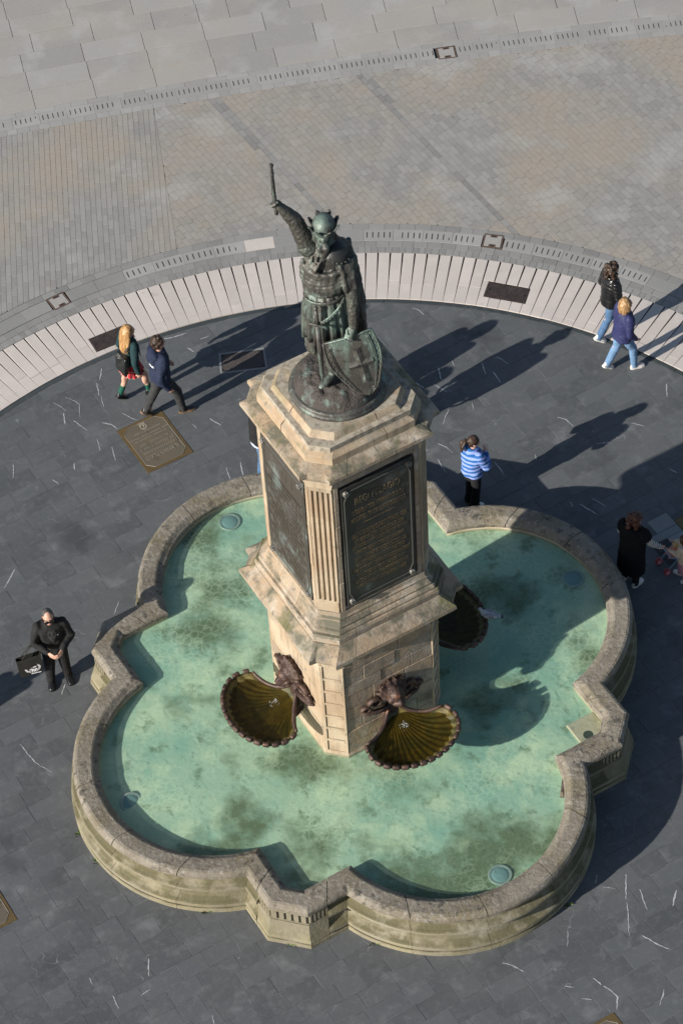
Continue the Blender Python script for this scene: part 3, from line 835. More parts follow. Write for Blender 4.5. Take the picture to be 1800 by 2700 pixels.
# ================================================================== FOUNTAIN BASIN
S_, T_, XC, RL, CH = 2.65, 1.7133, 2.3158, 1.7456, .186
NA = 48
def outline(d):
    """plan of the barbed quatrefoil at offset d outwards: 256 points in step for every d; returns local (e1,e2)"""
    r = RL + d; yc = math.sqrt(max(.01, r * r - (S_ + d - XC) ** 2)); a0 = math.atan2(yc, S_ + d - XC)
    ch = S_ - CH + d * (math.sqrt(2) - 1)
    base = []
    for i in range(NA + 1):
        t = -a0 + 2 * a0 * i / NA; base.append((XC + r * math.cos(t), r * math.sin(t)))
    e = base[-1]; P1 = (S_ + d, ch); P2 = (ch, S_ + d); nxt = (yc, S_ + d)
    def seg(p, q, n): return [(p[0] + (q[0] - p[0]) * i / n, p[1] + (q[1] - p[1]) * i / n) for i in range(1, n)]
    base += seg(e, P1, 6) + [P1] + seg(P1, P2, 4) + [P2] + seg(P2, nxt, 6)
    o = []
    for k in range(4): o += [rot4(*p, k) for p in base]
    return o
MQ = 64; MT = 256
def ring3(d, z, amp=0): return [L(p[0], p[1], z) for p in outline(d)]
def loft_range(rings, i0, i1, g0=.004, g1=.004):
    """closed solid made of columns i0..i1 of the given closed profile rings; ends pulled in by the joint gap"""
    n = len(rings[0]); cols = list(range(i0, i1 + 1)); v = []
    for ci, i in enumerate(cols):
        for rg in rings:
            p = rg[i % n]
            if ci == 0: q = rg[(i + 1) % n]; p = p + (q - p).normalized() * min(g0, (q - p).length * .4)
            elif ci == len(cols) - 1: q = rg[(i - 1) % n]; p = p + (q - p).normalized() * min(g1, (q - p).length * .4)
            v.append(p)
    m = len(rings); f = []
    for c in range(len(cols) - 1):
        for k in range(m):
            k2 = (k + 1) % m; f.append((c * m + k, c * m + k2, (c + 1) * m + k2, (c + 1) * m + k))
    f += [tuple(range(m))[::-1], tuple(range((len(cols) - 1) * m, len(cols) * m))]
    return v, f
def jitter(v, amp, s=5.):
    return [p + Vector((nz3(p, s, amp, 1), nz3(p, s, amp, 4), nz3(p, s, amp, 9))) for p in v]
basin = thing('fountain_basin', 'four lobed stone basin of turquoise water round the statue pedestal', 'fountain')
STONES = []
for k in range(4):
    o = k * MQ
    STONES += [('lobe', o - 3, o + 9), ('lobe', o + 9, o + 19), ('lobe', o + 19, o + 29), ('lobe', o + 29, o + 39), ('lobe', o + 39, o + 51), ('pod', o + 51, o + 61)]
PROF_COP = [(-.012, .690), (-.012, .752), (.002, .774), (.022, .784), (.075, .822), (.100, .832), (.285, .838), (.318, .826), (.345, .795), (.360, .765), (.360, .712), (.340, .690)]
PROF_T1 = [(.05, .684), (.29, .684), (.285, .650), (.292, .610), (.318, .572), (.362, .540), (.392, .528), (.404, .515), (.406, .478), (.396, .456), (.370, .446), (.05, .446)]
PROF_T2 = [(.05, .440), (.322, .440), (.316, .395), (.326, .335), (.352, .275), (.400, .228), (.432, .212), (.446, .196), (.448, .140), (.436, .108), (.405, .096), (.05, .096)]
PROF_PL = [(.05, .086), (.440, .086), (.446, .070), (.446, -.02), (.05, -.02)]
PROF_FR = [(.05, .684), (.345, .684), (.345, .655), (.318, .650), (.318, .480), (.345, .470), (.345, .452), (.05, .452)]
PROF_P2 = [(.05, .446), (.352, .446), (.362, .395), (.385, .300), (.425, .170), (.432, .110), (.432, .092), (.05, .092)]
rings_cache = {}
def rings_of(prof):
    key = tuple(prof)
    if key not in rings_cache: rings_cache[key] = [ring3(d, z) for d, z in prof]
    return rings_cache[key]
for kind, i0, i1 in STONES:
    v, f = loft_range(rings_of(PROF_COP), i0, i1, .007, .007)
    off = random.uniform(-.004, .004); v = [p + Vector((0, 0, off)) for p in jitter(v, .006)]
    mesh_obj('coping_stone', v, f, M_cop, basin)
    for prof, m in ((PROF_T1 if kind == 'lobe' else PROF_FR, M_tier), (PROF_T2 if kind == 'lobe' else PROF_P2, M_tier), (PROF_PL, M_tier)):
        v, f = loft_range(rings_of(prof), i0, i1, .003, .003)
        mesh_obj('course_stone' if prof is not PROF_PL else 'plinth_stone', jitter(v, .004), f, m, basin)
    if kind == 'pod':                          # upright blocks with dark slots between them on the frieze
        fr = rings_of([(.318, .6), (.347, .6)])
        a, b = fr[0], fr[1]
        P1, P2 = i0 + 3, i0 + 7                # columns of the pod's chamfer corners
        for s0, s1, n in ((i0, P1, 5), (P1, P2, 5), (P2, i1, 5)):
            p, q = a[s0 % MT], a[s1 % MT]; d = (q - p); ln = d.length; d.normalize(); nrm = Vector((d.y, -d.x, 0))
            if nrm.dot(p) < 0: nrm = -nrm
            for i in range(n):
                c = p + d * (ln * (i + .5) / n) + nrm * .013
                v, f = box_vf((c.x, c.y, .565), d, Z, nrm, ln / n * .30, .088, .0165, .004)
                mesh_obj('frieze_block', v, f, M_tier, basin)
# core of the wall, pool lining and floor
rg = [ring3(d, z) for d, z in ((.035, -.02), (.035, .68), (.085, .70), (.095, .816), (.285, .824), (.29, .70), (.28, .68), (.28, -.02))]
mb = MB(); v = [p for r in rg for p in r]
mb.add(v, [(k * MT + i, k * MT + (i + 1) % MT, ((k + 1) % 8) * MT + (i + 1) % MT, ((k + 1) % 8) * MT + i) for k in range(8) for i in range(MT)])
mb.build('wall_core', M_mortar, basin)
rg = [ring3(d, z) for d, z in ((.034, .58), (-.002, .60), (.004, .64), (-.004, .688), (.034, .688))]
v = [p for r in rg for p in r]
mesh_obj('pool_lining', v, [(k * MT + i, (k + 1) * MT + i, (k + 1) * MT + (i + 1) % MT, k * MT + (i + 1) % MT) for k in range(4) for i in range(MT)], M_lip, basin, True)
def star_grid(d, z, n=28, hump=0.):
    o = outline(d); v = [L(0, 0, z)]; f = []
    for k in range(1, n + 1):
        for p in o: v.append(L(p[0] * k / n, p[1] * k / n, z))
    f += [(0, 1 + i, 1 + (i + 1) % MT) for i in range(MT)]
    for k in range(n - 1):
        f += [(1 + k * MT + i, 1 + (k + 1) * MT + i, 1 + (k + 1) * MT + (i + 1) % MT, 1 + k * MT + (i + 1) % MT) for i in range(MT)]
    return v, f
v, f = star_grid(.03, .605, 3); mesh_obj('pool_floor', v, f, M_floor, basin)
v, f = star_grid(.0015, .652, 3)
o = mesh_obj('pool_water', v, f, M_water); o['kind'] = 'structure'
# submerged ledge under the right-hand corner with its outlet, overflow box on the wall
v, f = box_vf(L(2.42, 2.42, .52), E1, E2, Z, .21, .23, .118, .012); mesh_obj('submerged_ledge', v, f, M_lip, basin)
v, f = cyl_vf(L(2.52, 2.36, .639), L(2.52, 2.36, .643), .075, .07, 14); mesh_obj('outlet_hole', v, f, M_slot, basin)
v, f = box_vf(L(3.115, 1.52, .64), (E1 * .76 + E2 * -.65).normalized(), (E1 * .65 + E2 * .76).normalized(), Z, .115, .022, .10, .004)
tag(mesh_obj('overflow_box', v, f, mat('stained_metal', (.19, .15, .12), [dict(s=12., c=(.12, .09, .07))], rough=.6, metal=.3)), 'small brownish overflow box on the inner wall of the right front lobe', 'overflow box')
for (x_, y_), lab, gl in (((-1.785, 3.33), 'round underwater lamp in the back left lobe of the pool', True), ((3.35, 1.78), 'round underwater lamp in the back right lobe of the pool', True),
                      ((1.805, -3.36), 'flat round underwater lamp in the front right lobe by the basin rim', False), ((-3.32, -1.74), 'tilted underwater lamp in the front left lobe of the pool', False)):
    t = thing('underwater_lamp', lab, 'pool lamp', (x_, y_, .598), 0, 'underwater lamps in the pool')
    if 'tilted' in lab: t.rotation_euler = (R(12), R(12), 0); t.location.z = .585
    v, f = cyl_vf((0, 0, 0), (0, 0, .014), .15, .17, 24); mesh_obj('housing', v, f, M_steel, t, True)
    v = []; f = []
    mb = MB(); mb.add(*loft_vf([ering((0, 0, .016), .17, .17, 24), ering((0, 0, .028), .165, .165, 24), ering((0, 0, .028), .135, .135, 24), ering((0, 0, .020), .135, .135, 24)]))
    mb.build('bezel', M_steel, t)
    v, f = ell_vf((0, 0, .016), (.132, .132, .022), nu=20, nv=8); mesh_obj('lens', v, f, M_glass, t, True)

# ================================================================== PEDESTAL
ped = thing('pedestal', 'tall carved sandstone pedestal with bronze inscription plates in the pool', 'pedestal')
def octo(w_, c, z, notch=0.):
    """octagon ring (local square, chamfered corners); long faces in 6 segments, chamfers in 3"""
    o = []
    for k in range(4):
        a, b = (w_, -(w_ - c)), (w_, w_ - c); nx = (w_ - c, w_)
        pts = [(a[0], a[1] + (b[1] - a[1]) * i / 6) for i in range(7)]
        cd = (nx[0] - b[0], nx[1] - b[1]); inn = (-notch * .7071, -notch * .7071)
        pts += [(b[0] + cd[0] * t + inn[0], b[1] + cd[1] * t + inn[1]) for t in (.2, .8)]
        o += [L(*rot4(*p, k), z) for p in pts]
    return o                                   # 9 per quarter, 36 in all
NOTCH = .055
def oct_prism(name, prof, m, parent=None):
    v, f = loft_vf([octo(*p) for p in prof]); return mesh_obj(name, v, f, m, parent or ped)
def oct_stones(name, prof, m, cuts=((2, 4),), jit=.004, gap=.003):
    """ring of stones: joints at the given segments of each long face"""
    rgs = [octo(*p) for p in prof]
    js = []
    for k in range(4):
        for c in cuts[k % len(cuts)]: js.append(k * 9 + c)
    js.sort()
    for i, a in enumerate(js):
        b = js[i + 1] if i + 1 < len(js) else js[0] + 36
        v, f = loft_range(rgs, a, b, gap, gap)
        mesh_obj(name, jitter(v, jit, 6.), f, m, ped)
oct_prism('core', [(.925, .225, .02), (.925, .225, 3.0), (.80, .2, 3.0), (.80, .2, 7.15)], M_mortar)
# --- lower block: courses of ashlar on the four faces
W0 = .955
def face(k):
    n = [E1, E2, -E1, -E2][k]; return n, Z.cross(n)          # outward normal, rightwards seen from outside
hs = [.62, .90, 1.19, 1.45, 1.72, 2.02, 2.27, 2.55, 2.86]
oct_stones('plinth_stone', [(.6, .12, .05), (.99, .25, .05), (.99, .25, .64), (.965, .24, .70), (.6, .12, .70)], M_stone_pale, ((3,),))
for k in range(4):
    n, rgt = face(k); rr = random.Random(20 + k)
    for ci in range(len(hs) - 1):
        z0, z1 = hs[ci], hs[ci + 1]
        x0 = -.715; x1 = .715
        cut = [[-.26, .22], [-.08, .41], [-.45, .18], [.02], [-.30, .27], [-.12, .40], [-.38, .1], [.2]][(ci + k * 3) % 8]
        xs = [x0] + [c + rr.uniform(-.04, .04) for c in cut] + [x1]
        for a, b in zip(xs, xs[1:]):
            pr = rr.uniform(.0, .012)
            c = n * (W0 - .025 + pr) + rgt * ((a + b) / 2); c.z = (z0 + z1) / 2
            v, f = box_vf(c, rgt, Z, n, (b - a) / 2 - .004, (z1 - z0) / 2 - .004, .028, .006)
            v = jitter(v, .004, 7.)
            mesh_obj('ashlar_block', v, f, M_stone_pale if (k == 3 and rr.random() < .85) else M_wall, ped)
# --- chamfers of the lower block: a ladder of sunk panels
for k in range(4):
    dn = (face(k)[0] + face((k + 1) % 4)[0]).normalized(); dr = Z.cross(dn)
    cc = dn * ((2 * W0 - .228) / math.sqrt(2) - .02)
    hw = .228 / math.sqrt(2) + .012
    zs = [.66, .95, 1.24, 1.53, 1.82, 2.11, 2.40, 2.72]
    for s in (-1, 1):
        for z0, z1 in zip(zs[:-1], zs[1:]):
            v, f = box_vf(cc + dr * (s * (hw - .022)) + Z * ((z0 + z1) / 2), dr, Z, dn, .021, (z1 - z0) / 2 - .002, .034, .004); mesh_obj('panel_stile', v, f, M_stone_pale, ped)
    for z0 in zs:
        v, f = box_vf(cc + Z * z0, dr, Z, dn, hw - .045, .024, .032, .004); mesh_obj('panel_rail', v, f, M_stone_pale, ped)
    for z0, z1 in zip(zs[:-1], zs[1:]):
        v, f = box_vf(cc + Z * ((z0 + z1) / 2) + dn * .001, dr, Z, dn, hw - .046, (z1 - z0) / 2 - .026, .012, .003); mesh_obj('sunk_panel', v, f, M_stone_pale, ped)
    v, f = box_vf(cc + Z * 2.80, dr, Z, dn, hw, .052, .036, .006); mesh_obj('panel_cap', v, f, M_stone_pale, ped)
# --- lower cornice and the stepped, moulded foot of the shaft
oct_stones('cornice_stone', [(.7, .15, 2.872), (.985, .235, 2.872), (1.005, .24, 2.95), (1.06, .25, 3.03), (1.16, .26, 3.10, .03), (1.215, .265, 3.14, .06), (1.240, .268, 3.19, .075), (1.236, .268, 3.255, .075), (1.205, .266, 3.285, .06), (1.068, .262, 3.415), (.7, .15, 3.415)],
           M_stone, ((1, 4), (2, 5), (3,), (2, 4)), .006)
oct_stones('step_stone', [(.7, .15, 3.40), (1.055, .262, 3.40), (1.060, .262, 3.52), (1.045, .26, 3.555), (.7, .15, 3.56)], M_stone, ((1, 3), (2, 5), (3,), (1, 4)), .004)
oct_stones('moulding_stone', [(.7, .15, 3.55), (1.005, .25, 3.55), (1.015, .25, 3.585), (1.00, .248, 3.615), (.965, .24, 3.63), (.975, .24, 3.66), (.955, .238, 3.69), (.925, .23, 3.73), (.928, .23, 3.765), (.905, .228, 3.79), (.895, .226, 3.86), (.7, .15, 3.87)],
           M_stone, ((2, 5), (3,), (1, 4), (2, 4)), .003)
# --- shaft: frame stones, fluted chamfers
WS = .885; CS = .262
for k in range(4):
    n, rgt = face(k); rr = random.Random(40 + k)
    hw = WS - CS + .02
    z = 3.87
    while z < 6.58:
        z1 = min(6.60, z + rr.uniform(.26, .38))
        if 6.60 - z1 < .1: z1 = 6.60
        for s in (-1, 1):
            v, f = box_vf(n * (WS - .05) + rgt * (s * (hw - .033)) + Z * ((z + z1) / 2), rgt, Z, n, .033, (z1 - z) / 2 - .002, .055 + rr.uniform(0, .006), .006)
            mesh_obj('frame_stone', jitter(v, .003, 9.), f, M_stone_pale if k == 3 or (k == 0 and s < 0) else M_wall, ped)
        z = z1
    for i, (z0, z1, pr) in enumerate(((3.872, 3.925, .05), (6.42, 6.52, .052), (6.525, 6.60, .07))):
        v, f = box_vf(n * (WS - .05) + Z * ((z0 + z1) / 2), rgt, Z, n, hw - .07, (z1 - z0) / 2 - .001, pr, .008); mesh_obj('frame_rail', v, f, M_stone, ped)
    v, f = box_vf(n * (WS - .075) + Z * 5.15, rgt, Z, n, hw - .07, 1.26, .02); mesh_obj('panel_back', v, f, M_mortar, ped)
    # fluted pilaster
    dn = (face(k)[0] + face((k + 1) % 4)[0]).normalized(); dr = Z.cross(dn)
    cc = dn * ((2 * WS - CS) / math.sqrt(2) - .02); hw2 = CS / math.sqrt(2) - .002
    pw = hw2 - .028
    plan = [(-pw, -.12), (-pw, .058)]
    nf = 4; fw = .0155; gapw = (2 * pw - .03) / nf
    for i in range(nf):
        xc = -pw + .015 + gapw * (i + .5)
        plan += [(xc - fw, .058)] + [(xc - fw * math.cos(math.pi * j / 6), .058 - .042 * math.sin(math.pi * j / 6)) for j in range(1, 6)] + [(xc + fw, .058)]
    plan += [(pw, .058), (pw, -.12)]
    cutz = [4.10, 4.62, 5.0, 5.42, 5.85, 6.38]
    for z0, z1 in zip(cutz, cutz[1:]):
        rgs = [[cc + dr * x_ + dn * y_ + Z * zz for x_, y_ in plan] for zz in (z0 + .0012, z1 - .0012)]
        v, f = loft_vf(rgs); mesh_obj('fluted_stone', v, f, M_stone_pale, ped)
    for z0, z1, e in ((3.872, 3.985, .0), (3.986, 4.099, -.003), (6.381, 6.47, .0), (6.472, 6.54, .014), (6.542, 6.60, .026)):
        v, f = box_vf(cc + Z * ((z0 + z1) / 2), dr, Z, dn, pw + e, (z1 - z0) / 2 - .001, .062 + e, .006); mesh_obj('pilaster_block', v, f, M_stone_pale, ped)
    for s in (-1, 1):
        v, f = box_vf(cc + dr * (s * (pw + .012)) + Z * 5.235 - dn * .02, dr, Z, dn, .0115, 1.36, .05, .004); mesh_obj('pilaster_edge', v, f, M_stone_pale, ped)
# --- upper cornice, cap stones
oct_stones('upper_cornice_stone', [(.7, .15, 6.61), (.93, .262, 6.61), (.945, .264, 6.66), (.985, .268, 6.715), (1.03, .275, 6.745, .04), (1.056, .28, 6.775, .07), (1.052, .28, 6.832, .07), (1.02, .276, 6.85, .055), (.88, .265, 6.885), (.7, .15, 6.885)],
           M_stone, ((1, 3), (2, 5), (3,), (2, 4)), .006)
oct_stones('cap_stone', [(.5, .1, 6.87), (.872, .255, 6.87), (.868, .25, 7.00), (.855, .245, 7.015), (.815, .24, 7.045), (.775, .235, 7.095), (.760, .232, 7.125), (.738, .23, 7.135), (.722, .228, 7.150), (.700, .225, 7.20), (.675, .22, 7.235), (.5, .1, 7.235)],
           M_stone_pale, ((4,), (2,), (3,), (3,)), .006, .007)
oct_prism('cap_core', [(.66, .2, 7.0), (.66, .2, 7.236)], M_mortar)
# eroded corners of the two cornices: rough broken lumps where the beaks are
# --- bronze plates
TXT = [('REGI PELAGIO', 6.02, .155, 1.0), ('GEGIO CUM TOTA ASTURUM PROVINCIA', 5.80, .106, .86), ('PRO IUSTITIA GRATO MUNERE OFFERENDO', 5.655, .106, .92), None,
       ('SALVE PATER PATRIE CLAMAT PROVINCIA TOTA', 5.335, .106, .93), ('REX ARABUM VICTOR CUNDE STO ROL IDEM', 5.205, .106, .80), ('JUNGERE TE NOBIS VOLUISTI FOEDERE GENTEM', 5.08, .106, .93),
       ('UT POSSES ALIAM PROGENIEMQUE NOTAM', 4.955, .106, .80), ('OMNIBUS ADIUVIT PER TE FORTUNA SECUNDA', 4.83, .106, .88), ('QUE POST INCEPTUM PACE CORONAT OPUS', 4.71, .106, .82),
       ('SEMPER HONOS NOMENQUE TUUM LAUDESQUE MANEBUNT', 4.59, .106, 1.0), ('SERVASTI PATRIAM QUOD SINE REGE TUAM', 4.47, .106, .80), ('QUIN QUID FACIENT NOSTRATES NOMINE TANTO', 4.355, .106, .93), ('NI TUA SUBMITTENT NUNC QUASI IURA DARES', 4.24, .106, .84)]
def text_vf(body, height, width, depth=.004):
    cu = bpy.data.curves.new('t', 'FONT'); cu.body = body; cu.align_x = 'CENTER'; cu.align_y = 'CENTER'; cu.size = 1.; cu.extrude = .5; cu.resolution_u = 2
    o = bpy.data.objects.new('t', cu); COL.objects.link(o)
    dg = bpy.context.evaluated_depsgraph_get(); me = bpy.data.meshes.new_from_object(o.evaluated_get(dg))
    vs = [v.co.copy() for v in me.vertices]; fs = [tuple(p.vertices) for p in me.polygons]
    bpy.data.objects.remove(o); bpy.data.curves.remove(cu); bpy.data.meshes.remove(me)
    x0, x1 = min(v.x for v in vs), max(v.x for v in vs); y0, y1 = min(v.y for v in vs), max(v.y for v in vs)
    return [((v.x - (x0 + x1) / 2) / (x1 - x0) * width, (v.y - (y0 + y1) / 2) / (y1 - y0) * height, v.z * 2 * depth) for v in vs], fs
for k in range(4):
    n, rgt = face(k)
    pm = M_plaque_pale if k == 3 else M_plaque
    base = n * (WS - .006)
    plq = None
    v, f = box_vf(base + Z * 5.15, rgt, Z, n, .545, 1.215, .022, .006); plq = mesh_obj('inscription_plate', v, f, pm, ped)
    sf = n * (WS + .016)
    # beaded border with canted corners
    b = [(-.43, 1.13), (.43, 1.13), (.50, .96), (.50, -.96), (.43, -1.13), (-.43, -1.13), (-.50, -.96), (-.50, .96)]
    mb = MB()
    for (x0, z0), (x1, z1) in zip(b, b[1:] + b[:1]):
        p, q = sf + rgt * x0 + Z * (5.15 + z0), sf + rgt * x1 + Z * (5.15 + z1)
        mb.add(*tube_vf([p, q], [.011, .011], 6))
    mb.build('border_moulding', mat('border_bronze', (.11, .11, .10), rough=.4, metal=.5) if k == 0 else bpy.data.materials['border_bronze'], plq)
    for sx in (-1, 1):
        for sz in (-1, 1):
            c = sf + rgt * (sx * .475) + Z * (5.15 + sz * 1.125)
            mb = MB(); mb.add(*ell_vf(c, (.046, .046, .046), nu=12, nv=8))
            for q in range(6): mb.add(*ell_vf(c + n * .03 + rgt * (.03 * math.cos(q * 1.047)) + Z * (.03 * math.sin(q * 1.047)), (.018,) * 3, nu=8, nv=5))
            mb.build('rosette_bolt', mat('bolt_bronze', (.19, .18, .165), [dict(s=30., c=(.1, .1, .09))], rough=.5, metal=.4) if k == 0 and sx < 0 and sz < 0 else bpy.data.materials['bolt_bronze'], plq, True)
    mb = MB()
    if k == 0:
        for ln in TXT:
            if ln is None:
                c = sf + Z * 5.53; mb.add(*box_vf(c, rgt, Z, n, .24, .004, .004)); continue
            body, z, h, wd = ln
            vs_, fs_ = text_vf(body, h * .86, wd * (.70 if body.startswith('REGI') else .94))
            mb.add([sf + n * q[2] + rgt * (q[0] * .98) + Z * (z + q[1]) for q in vs_], fs_, .5)
    elif k == 3:                               # too worn to read: rows of raised letter strokes
        rr = random.Random(9)
        rows_ = [(6.02, .15, .55, .05)] + [(5.80 - i * .098, .07, .92 - (.14 if i % 2 else 0), .022) for i in range(18)]
        for z, h, wd, st in rows_:
            x_ = -wd / 2
            while x_ < wd / 2:
                if rr.random() < .86:
                    mb.add(*box_vf(sf + rgt * x_ + Z * (z + rr.uniform(-.004, .004)), rgt, Z, n, st * .16, h / 2, .004))
                    if rr.random() < .6: mb.add(*box_vf(sf + rgt * (x_ + st * .3) + Z * (z + rr.choice((-.4, 0, .4)) * h), rgt, Z, n, st * .22, h * .09, .004))
                x_ += st
    if mb.v: mb.build('inscription', M_letters if k == 0 else pm, plq)

# ================================================================== SHELL SPOUTS
def shell_spout(k, label):
    n, rgt = face(k)
    # local frame: x outwards from the wall, y to the right, z up; the thing stands at the wall foot
    o = thing('shell_spout', label, 'fountain spout', tuple(n * .965), math.atan2(n.y, n.x), 'shell spouts on the pedestal')
    PM = R(58); NR = 17
    def edge_r(ph):
        a = abs(ph) / PM
        return 1.10 - .10 * a ** 2 - .26 * a ** 5
    def pt(u, t, dz=0.):
        ph = t * PM * (.80 + .20 * u ** 1.5)
        r = .05 + u * (edge_r(t * PM) - .05)
        z = 1.36 - .07 * min(1, u * 1.6) - .17 * math.sin(math.pi * min(1, u * 1.02) ** .75) ** .8 + .14 * (abs(t) ** 4) * (1 - u) ** .6
        z += .011 * math.cos(t * math.pi * NR) * u * (1 - .2 * u)
        if u > .93: z += (u - .93) * .35
        return Vector((r * math.cos(ph), r * math.sin(ph), z + dz))
    nu, ntt = 18, NR * 6
    top = [[pt(i / nu, -1 + 2 * j / ntt) for j in range(ntt + 1)] for i in range(nu + 1)]
    bot = [[p + Vector((0, 0, -.035 - .05 * math.sin(math.pi * i / nu))) for p in row] for i, row in enumerate(top)]
    v = [p for r_ in top for p in r_] + [p for r_ in bot for p in r_]; m_ = ntt + 1; N_ = m_ * (nu + 1); ft = []; fb = []
    for i in range(nu):
        for j in range(ntt):
            a = i * m_ + j
            ft.append((a, a + m_, a + m_ + 1, a + 1)); fb.append((N_ + a, N_ + a + 1, N_ + a + m_ + 1, N_ + a + m_))
    for i in range(nu): fb += [(i * m_, N_ + i * m_, N_ + (i + 1) * m_, (i + 1) * m_), (i * m_ + ntt, (i + 1) * m_ + ntt, N_ + (i + 1) * m_ + ntt, N_ + i * m_ + ntt)]
    for j in range(ntt): fb += [(nu * m_ + j, N_ + nu * m_ + j, N_ + nu * m_ + j + 1, nu * m_ + j + 1), (j, j + 1, N_ + j + 1, N_ + j)]
    sh = mesh_obj('shell', v, ft + fb, [M_shell_in, M_shell], o, True)
    sh.data.polygons.foreach_set('material_index', [0] * len(ft) + [1] * len(fb))
    # rolled rim: curls along the scalloped edge, a rounded lip along the two sides
    for j in range(NR):
        t = -1 + 2 * (j + .5) / NR
        p = pt(1, t); q = pt(1, t + .01); d = (q - p); d.z = 0; d.normalize(); nn = Vector((d.y, -d.x, 0))
        if nn.dot(p) < 0: nn = -nn
        wd = .050 + random.uniform(-.006, .004)
        prof = [(-.030, .0), (-.012, .026), (.014, .034), (.036, .020), (.044, -.012), (.036, -.040), (.014, -.046), (-.02, -.03)]
        rg = []
        for s_ in (-1, -.55, .55, 1):
            e = .88 if abs(s_) == 1 else 1.
            rg.append([p + d * (s_ * wd) + nn * (a_ * .95 * e + .002) + Z * (b_ * .95 * e + .006) for a_, b_ in prof])
        mesh_obj('rim_curl', *loft_vf(rg), M_shell, o, True)
    for s_ in (-1, 1):
        pts = [pt(i / 12, s_ * 1.0, .012) for i in range(13)]
        mesh_obj('side_lip', *tube_vf(pts, [.022 + .012 * math.sin(math.pi * i / 12) for i in range(13)], 8), M_shell, o, True)
    # water standing in the bowl
    wz = 1.255; outer = []
    for j in range(41):
        t = -1 + 2 * j / 40; p = pt(.955, t * .985); outer.append((p.x, p.y, wz))
    for j in range(1, 8): 
        p = pt(.955 * (1 - j / 8), .93); outer.append((p.x, p.y, wz))
    for j in range(8, 0, -1):
        p = pt(.955 * (1 - j / 8), -.93); outer.append((p.x, p.y, wz))
    mesh_obj('shell_water', outer, [tuple(range(len(outer)))], M_shellwater, o)
    # lion mask
    pr = []
    pr += [ell_vf((.07, 0, 1.80), (.17, .155, .18)), ell_vf((.17, 0, 1.79), (.13, .115, .125)), ell_vf((.265, 0, 1.715), (.085, .078, .062)), ell_vf((.32, 0, 1.735), (.035, .042, .028)), ell_vf((.25, 0, 1.645), (.065, .055, .03))]
    pr += cap_parts((.15, 0, 1.86), (.30, 0, 1.755), .05, .036)
    for s_ in (-1, 1):
        pr += [ell_vf((.21, s_ * .062, 1.825), (.05, .045, .025)), ell_vf((.245, s_ * .055, 1.70), (.055, .05, .045)), ell_vf((.19, s_ * .1, 1.74), (.06, .04, .055)), ell_vf((.075, s_ * .145, 1.93), (.035, .05, .06), Matrix.Rotation(s_ * -.5, 3, 'X'))]
    rr = random.Random(k)
    for i in range(26):                        # mane locks round the face
        a = -math.pi * .12 + i / 25 * math.pi * 1.24; c_, s2 = math.cos(a), math.sin(a)
        r0 = .12; r1 = .22 + rr.uniform(-.03, .03)
        p0 = Vector((.14, c_ * r0, 1.79 + s2 * r0)); p1 = Vector((.075, c_ * r1 * .85, 1.79 + s2 * r1 * .9)); p2 = Vector((.01, c_ * r1 * .98 + rr.uniform(-.02, .02), 1.775 + s2 * r1 * 1.0 - .02))
        pr.append(tube_vf([p0, p1, p2], [.026, .028, .012], 7))
    lion = blob('lion_mask', pr, .0085, M_shell, o, 1, lambda c, n_: nz3(c, 38, .004) + (.008 * math.sin(70 * math.atan2(c.y, c.z - 1.75 + .0001)) if c.x < .17 else 0))
    for s_ in (-1, 1): mesh_obj('eye_socket', *ell_vf((.248, s_ * .053, 1.79), (.016, .017, .013), nu=8, nv=6), M_slot, lion)
    # scrolls that tie the shell to the wall, and a bracket below
    for s_ in (-1, 1):
        for cy, cz, rad, th in ((.27, 1.66, .115, .032), (.43, 1.60, .075, .026)):
            pts = []
            for i in range(22):
                a = i / 21 * math.pi * 2.6; r_ = rad * (1 - .72 * i / 21)
                pts.append((.05 + .02 * math.sin(i / 4), s_ * (cy + r_ * math.cos(a)), cz + r_ * math.sin(a)))
            mesh_obj('scroll', *tube_vf(pts, [(th * 1.3, th * (1 - .4 * i / 21)) for i in range(22)], 8, flat=(1, 0, 0)), M_shell, o, True)
        pts = [(.02, s_ * .50, 1.53), (.05, s_ * .40, 1.47), (.06, s_ * .25, 1.43), (.08, s_ * .08, 1.44)]
        mesh_obj('scroll_stem', *tube_vf(pts, [.022, .035, .04, .04], 8), M_shell, o, True)
    br = [tube_vf([(-.02, 0, 1.0), (.12, 0, 1.02), (.35, 0, 1.07), (.6, 0, 1.07)], [(.1, .12), (.13, .2), (.09, .26), (.03, .2)], 14, flat=(0, 0, 1)), ell_vf((.03, 0, 1.22), (.08, .17, .26))]
    blob('bracket', br, .02, M_shell, o, 2)
    mb = MB()
    for i in range(34):
        a, q = rr.uniform(0, 6.28), rr.uniform(.01, .085); mb.add(*ell_vf((.38 + q * math.cos(a), q * math.sin(a), wz + rr.uniform(0, .12) * (1 - q / .1)), (rr.uniform(.002, .006),) * 3, nu=6, nv=4))
    mb.build('spray', M_jet, o, kind='stuff')
M_jet = mat('splashing_water', (.8, .85, .86), rough=.1)
M_jet.node_tree.nodes['Principled BSDF'].inputs['Alpha'].default_value = .55
for k, lab in ((0, 'rusty shell spout with lion mask under the front right inscription plate'), (1, 'rusty shell spout in deep shade with a pigeon on its rim'),
               (3, 'rusty shell spout with lion mask on the sunlit left side of the pedestal')):
    shell_spout(k, lab)

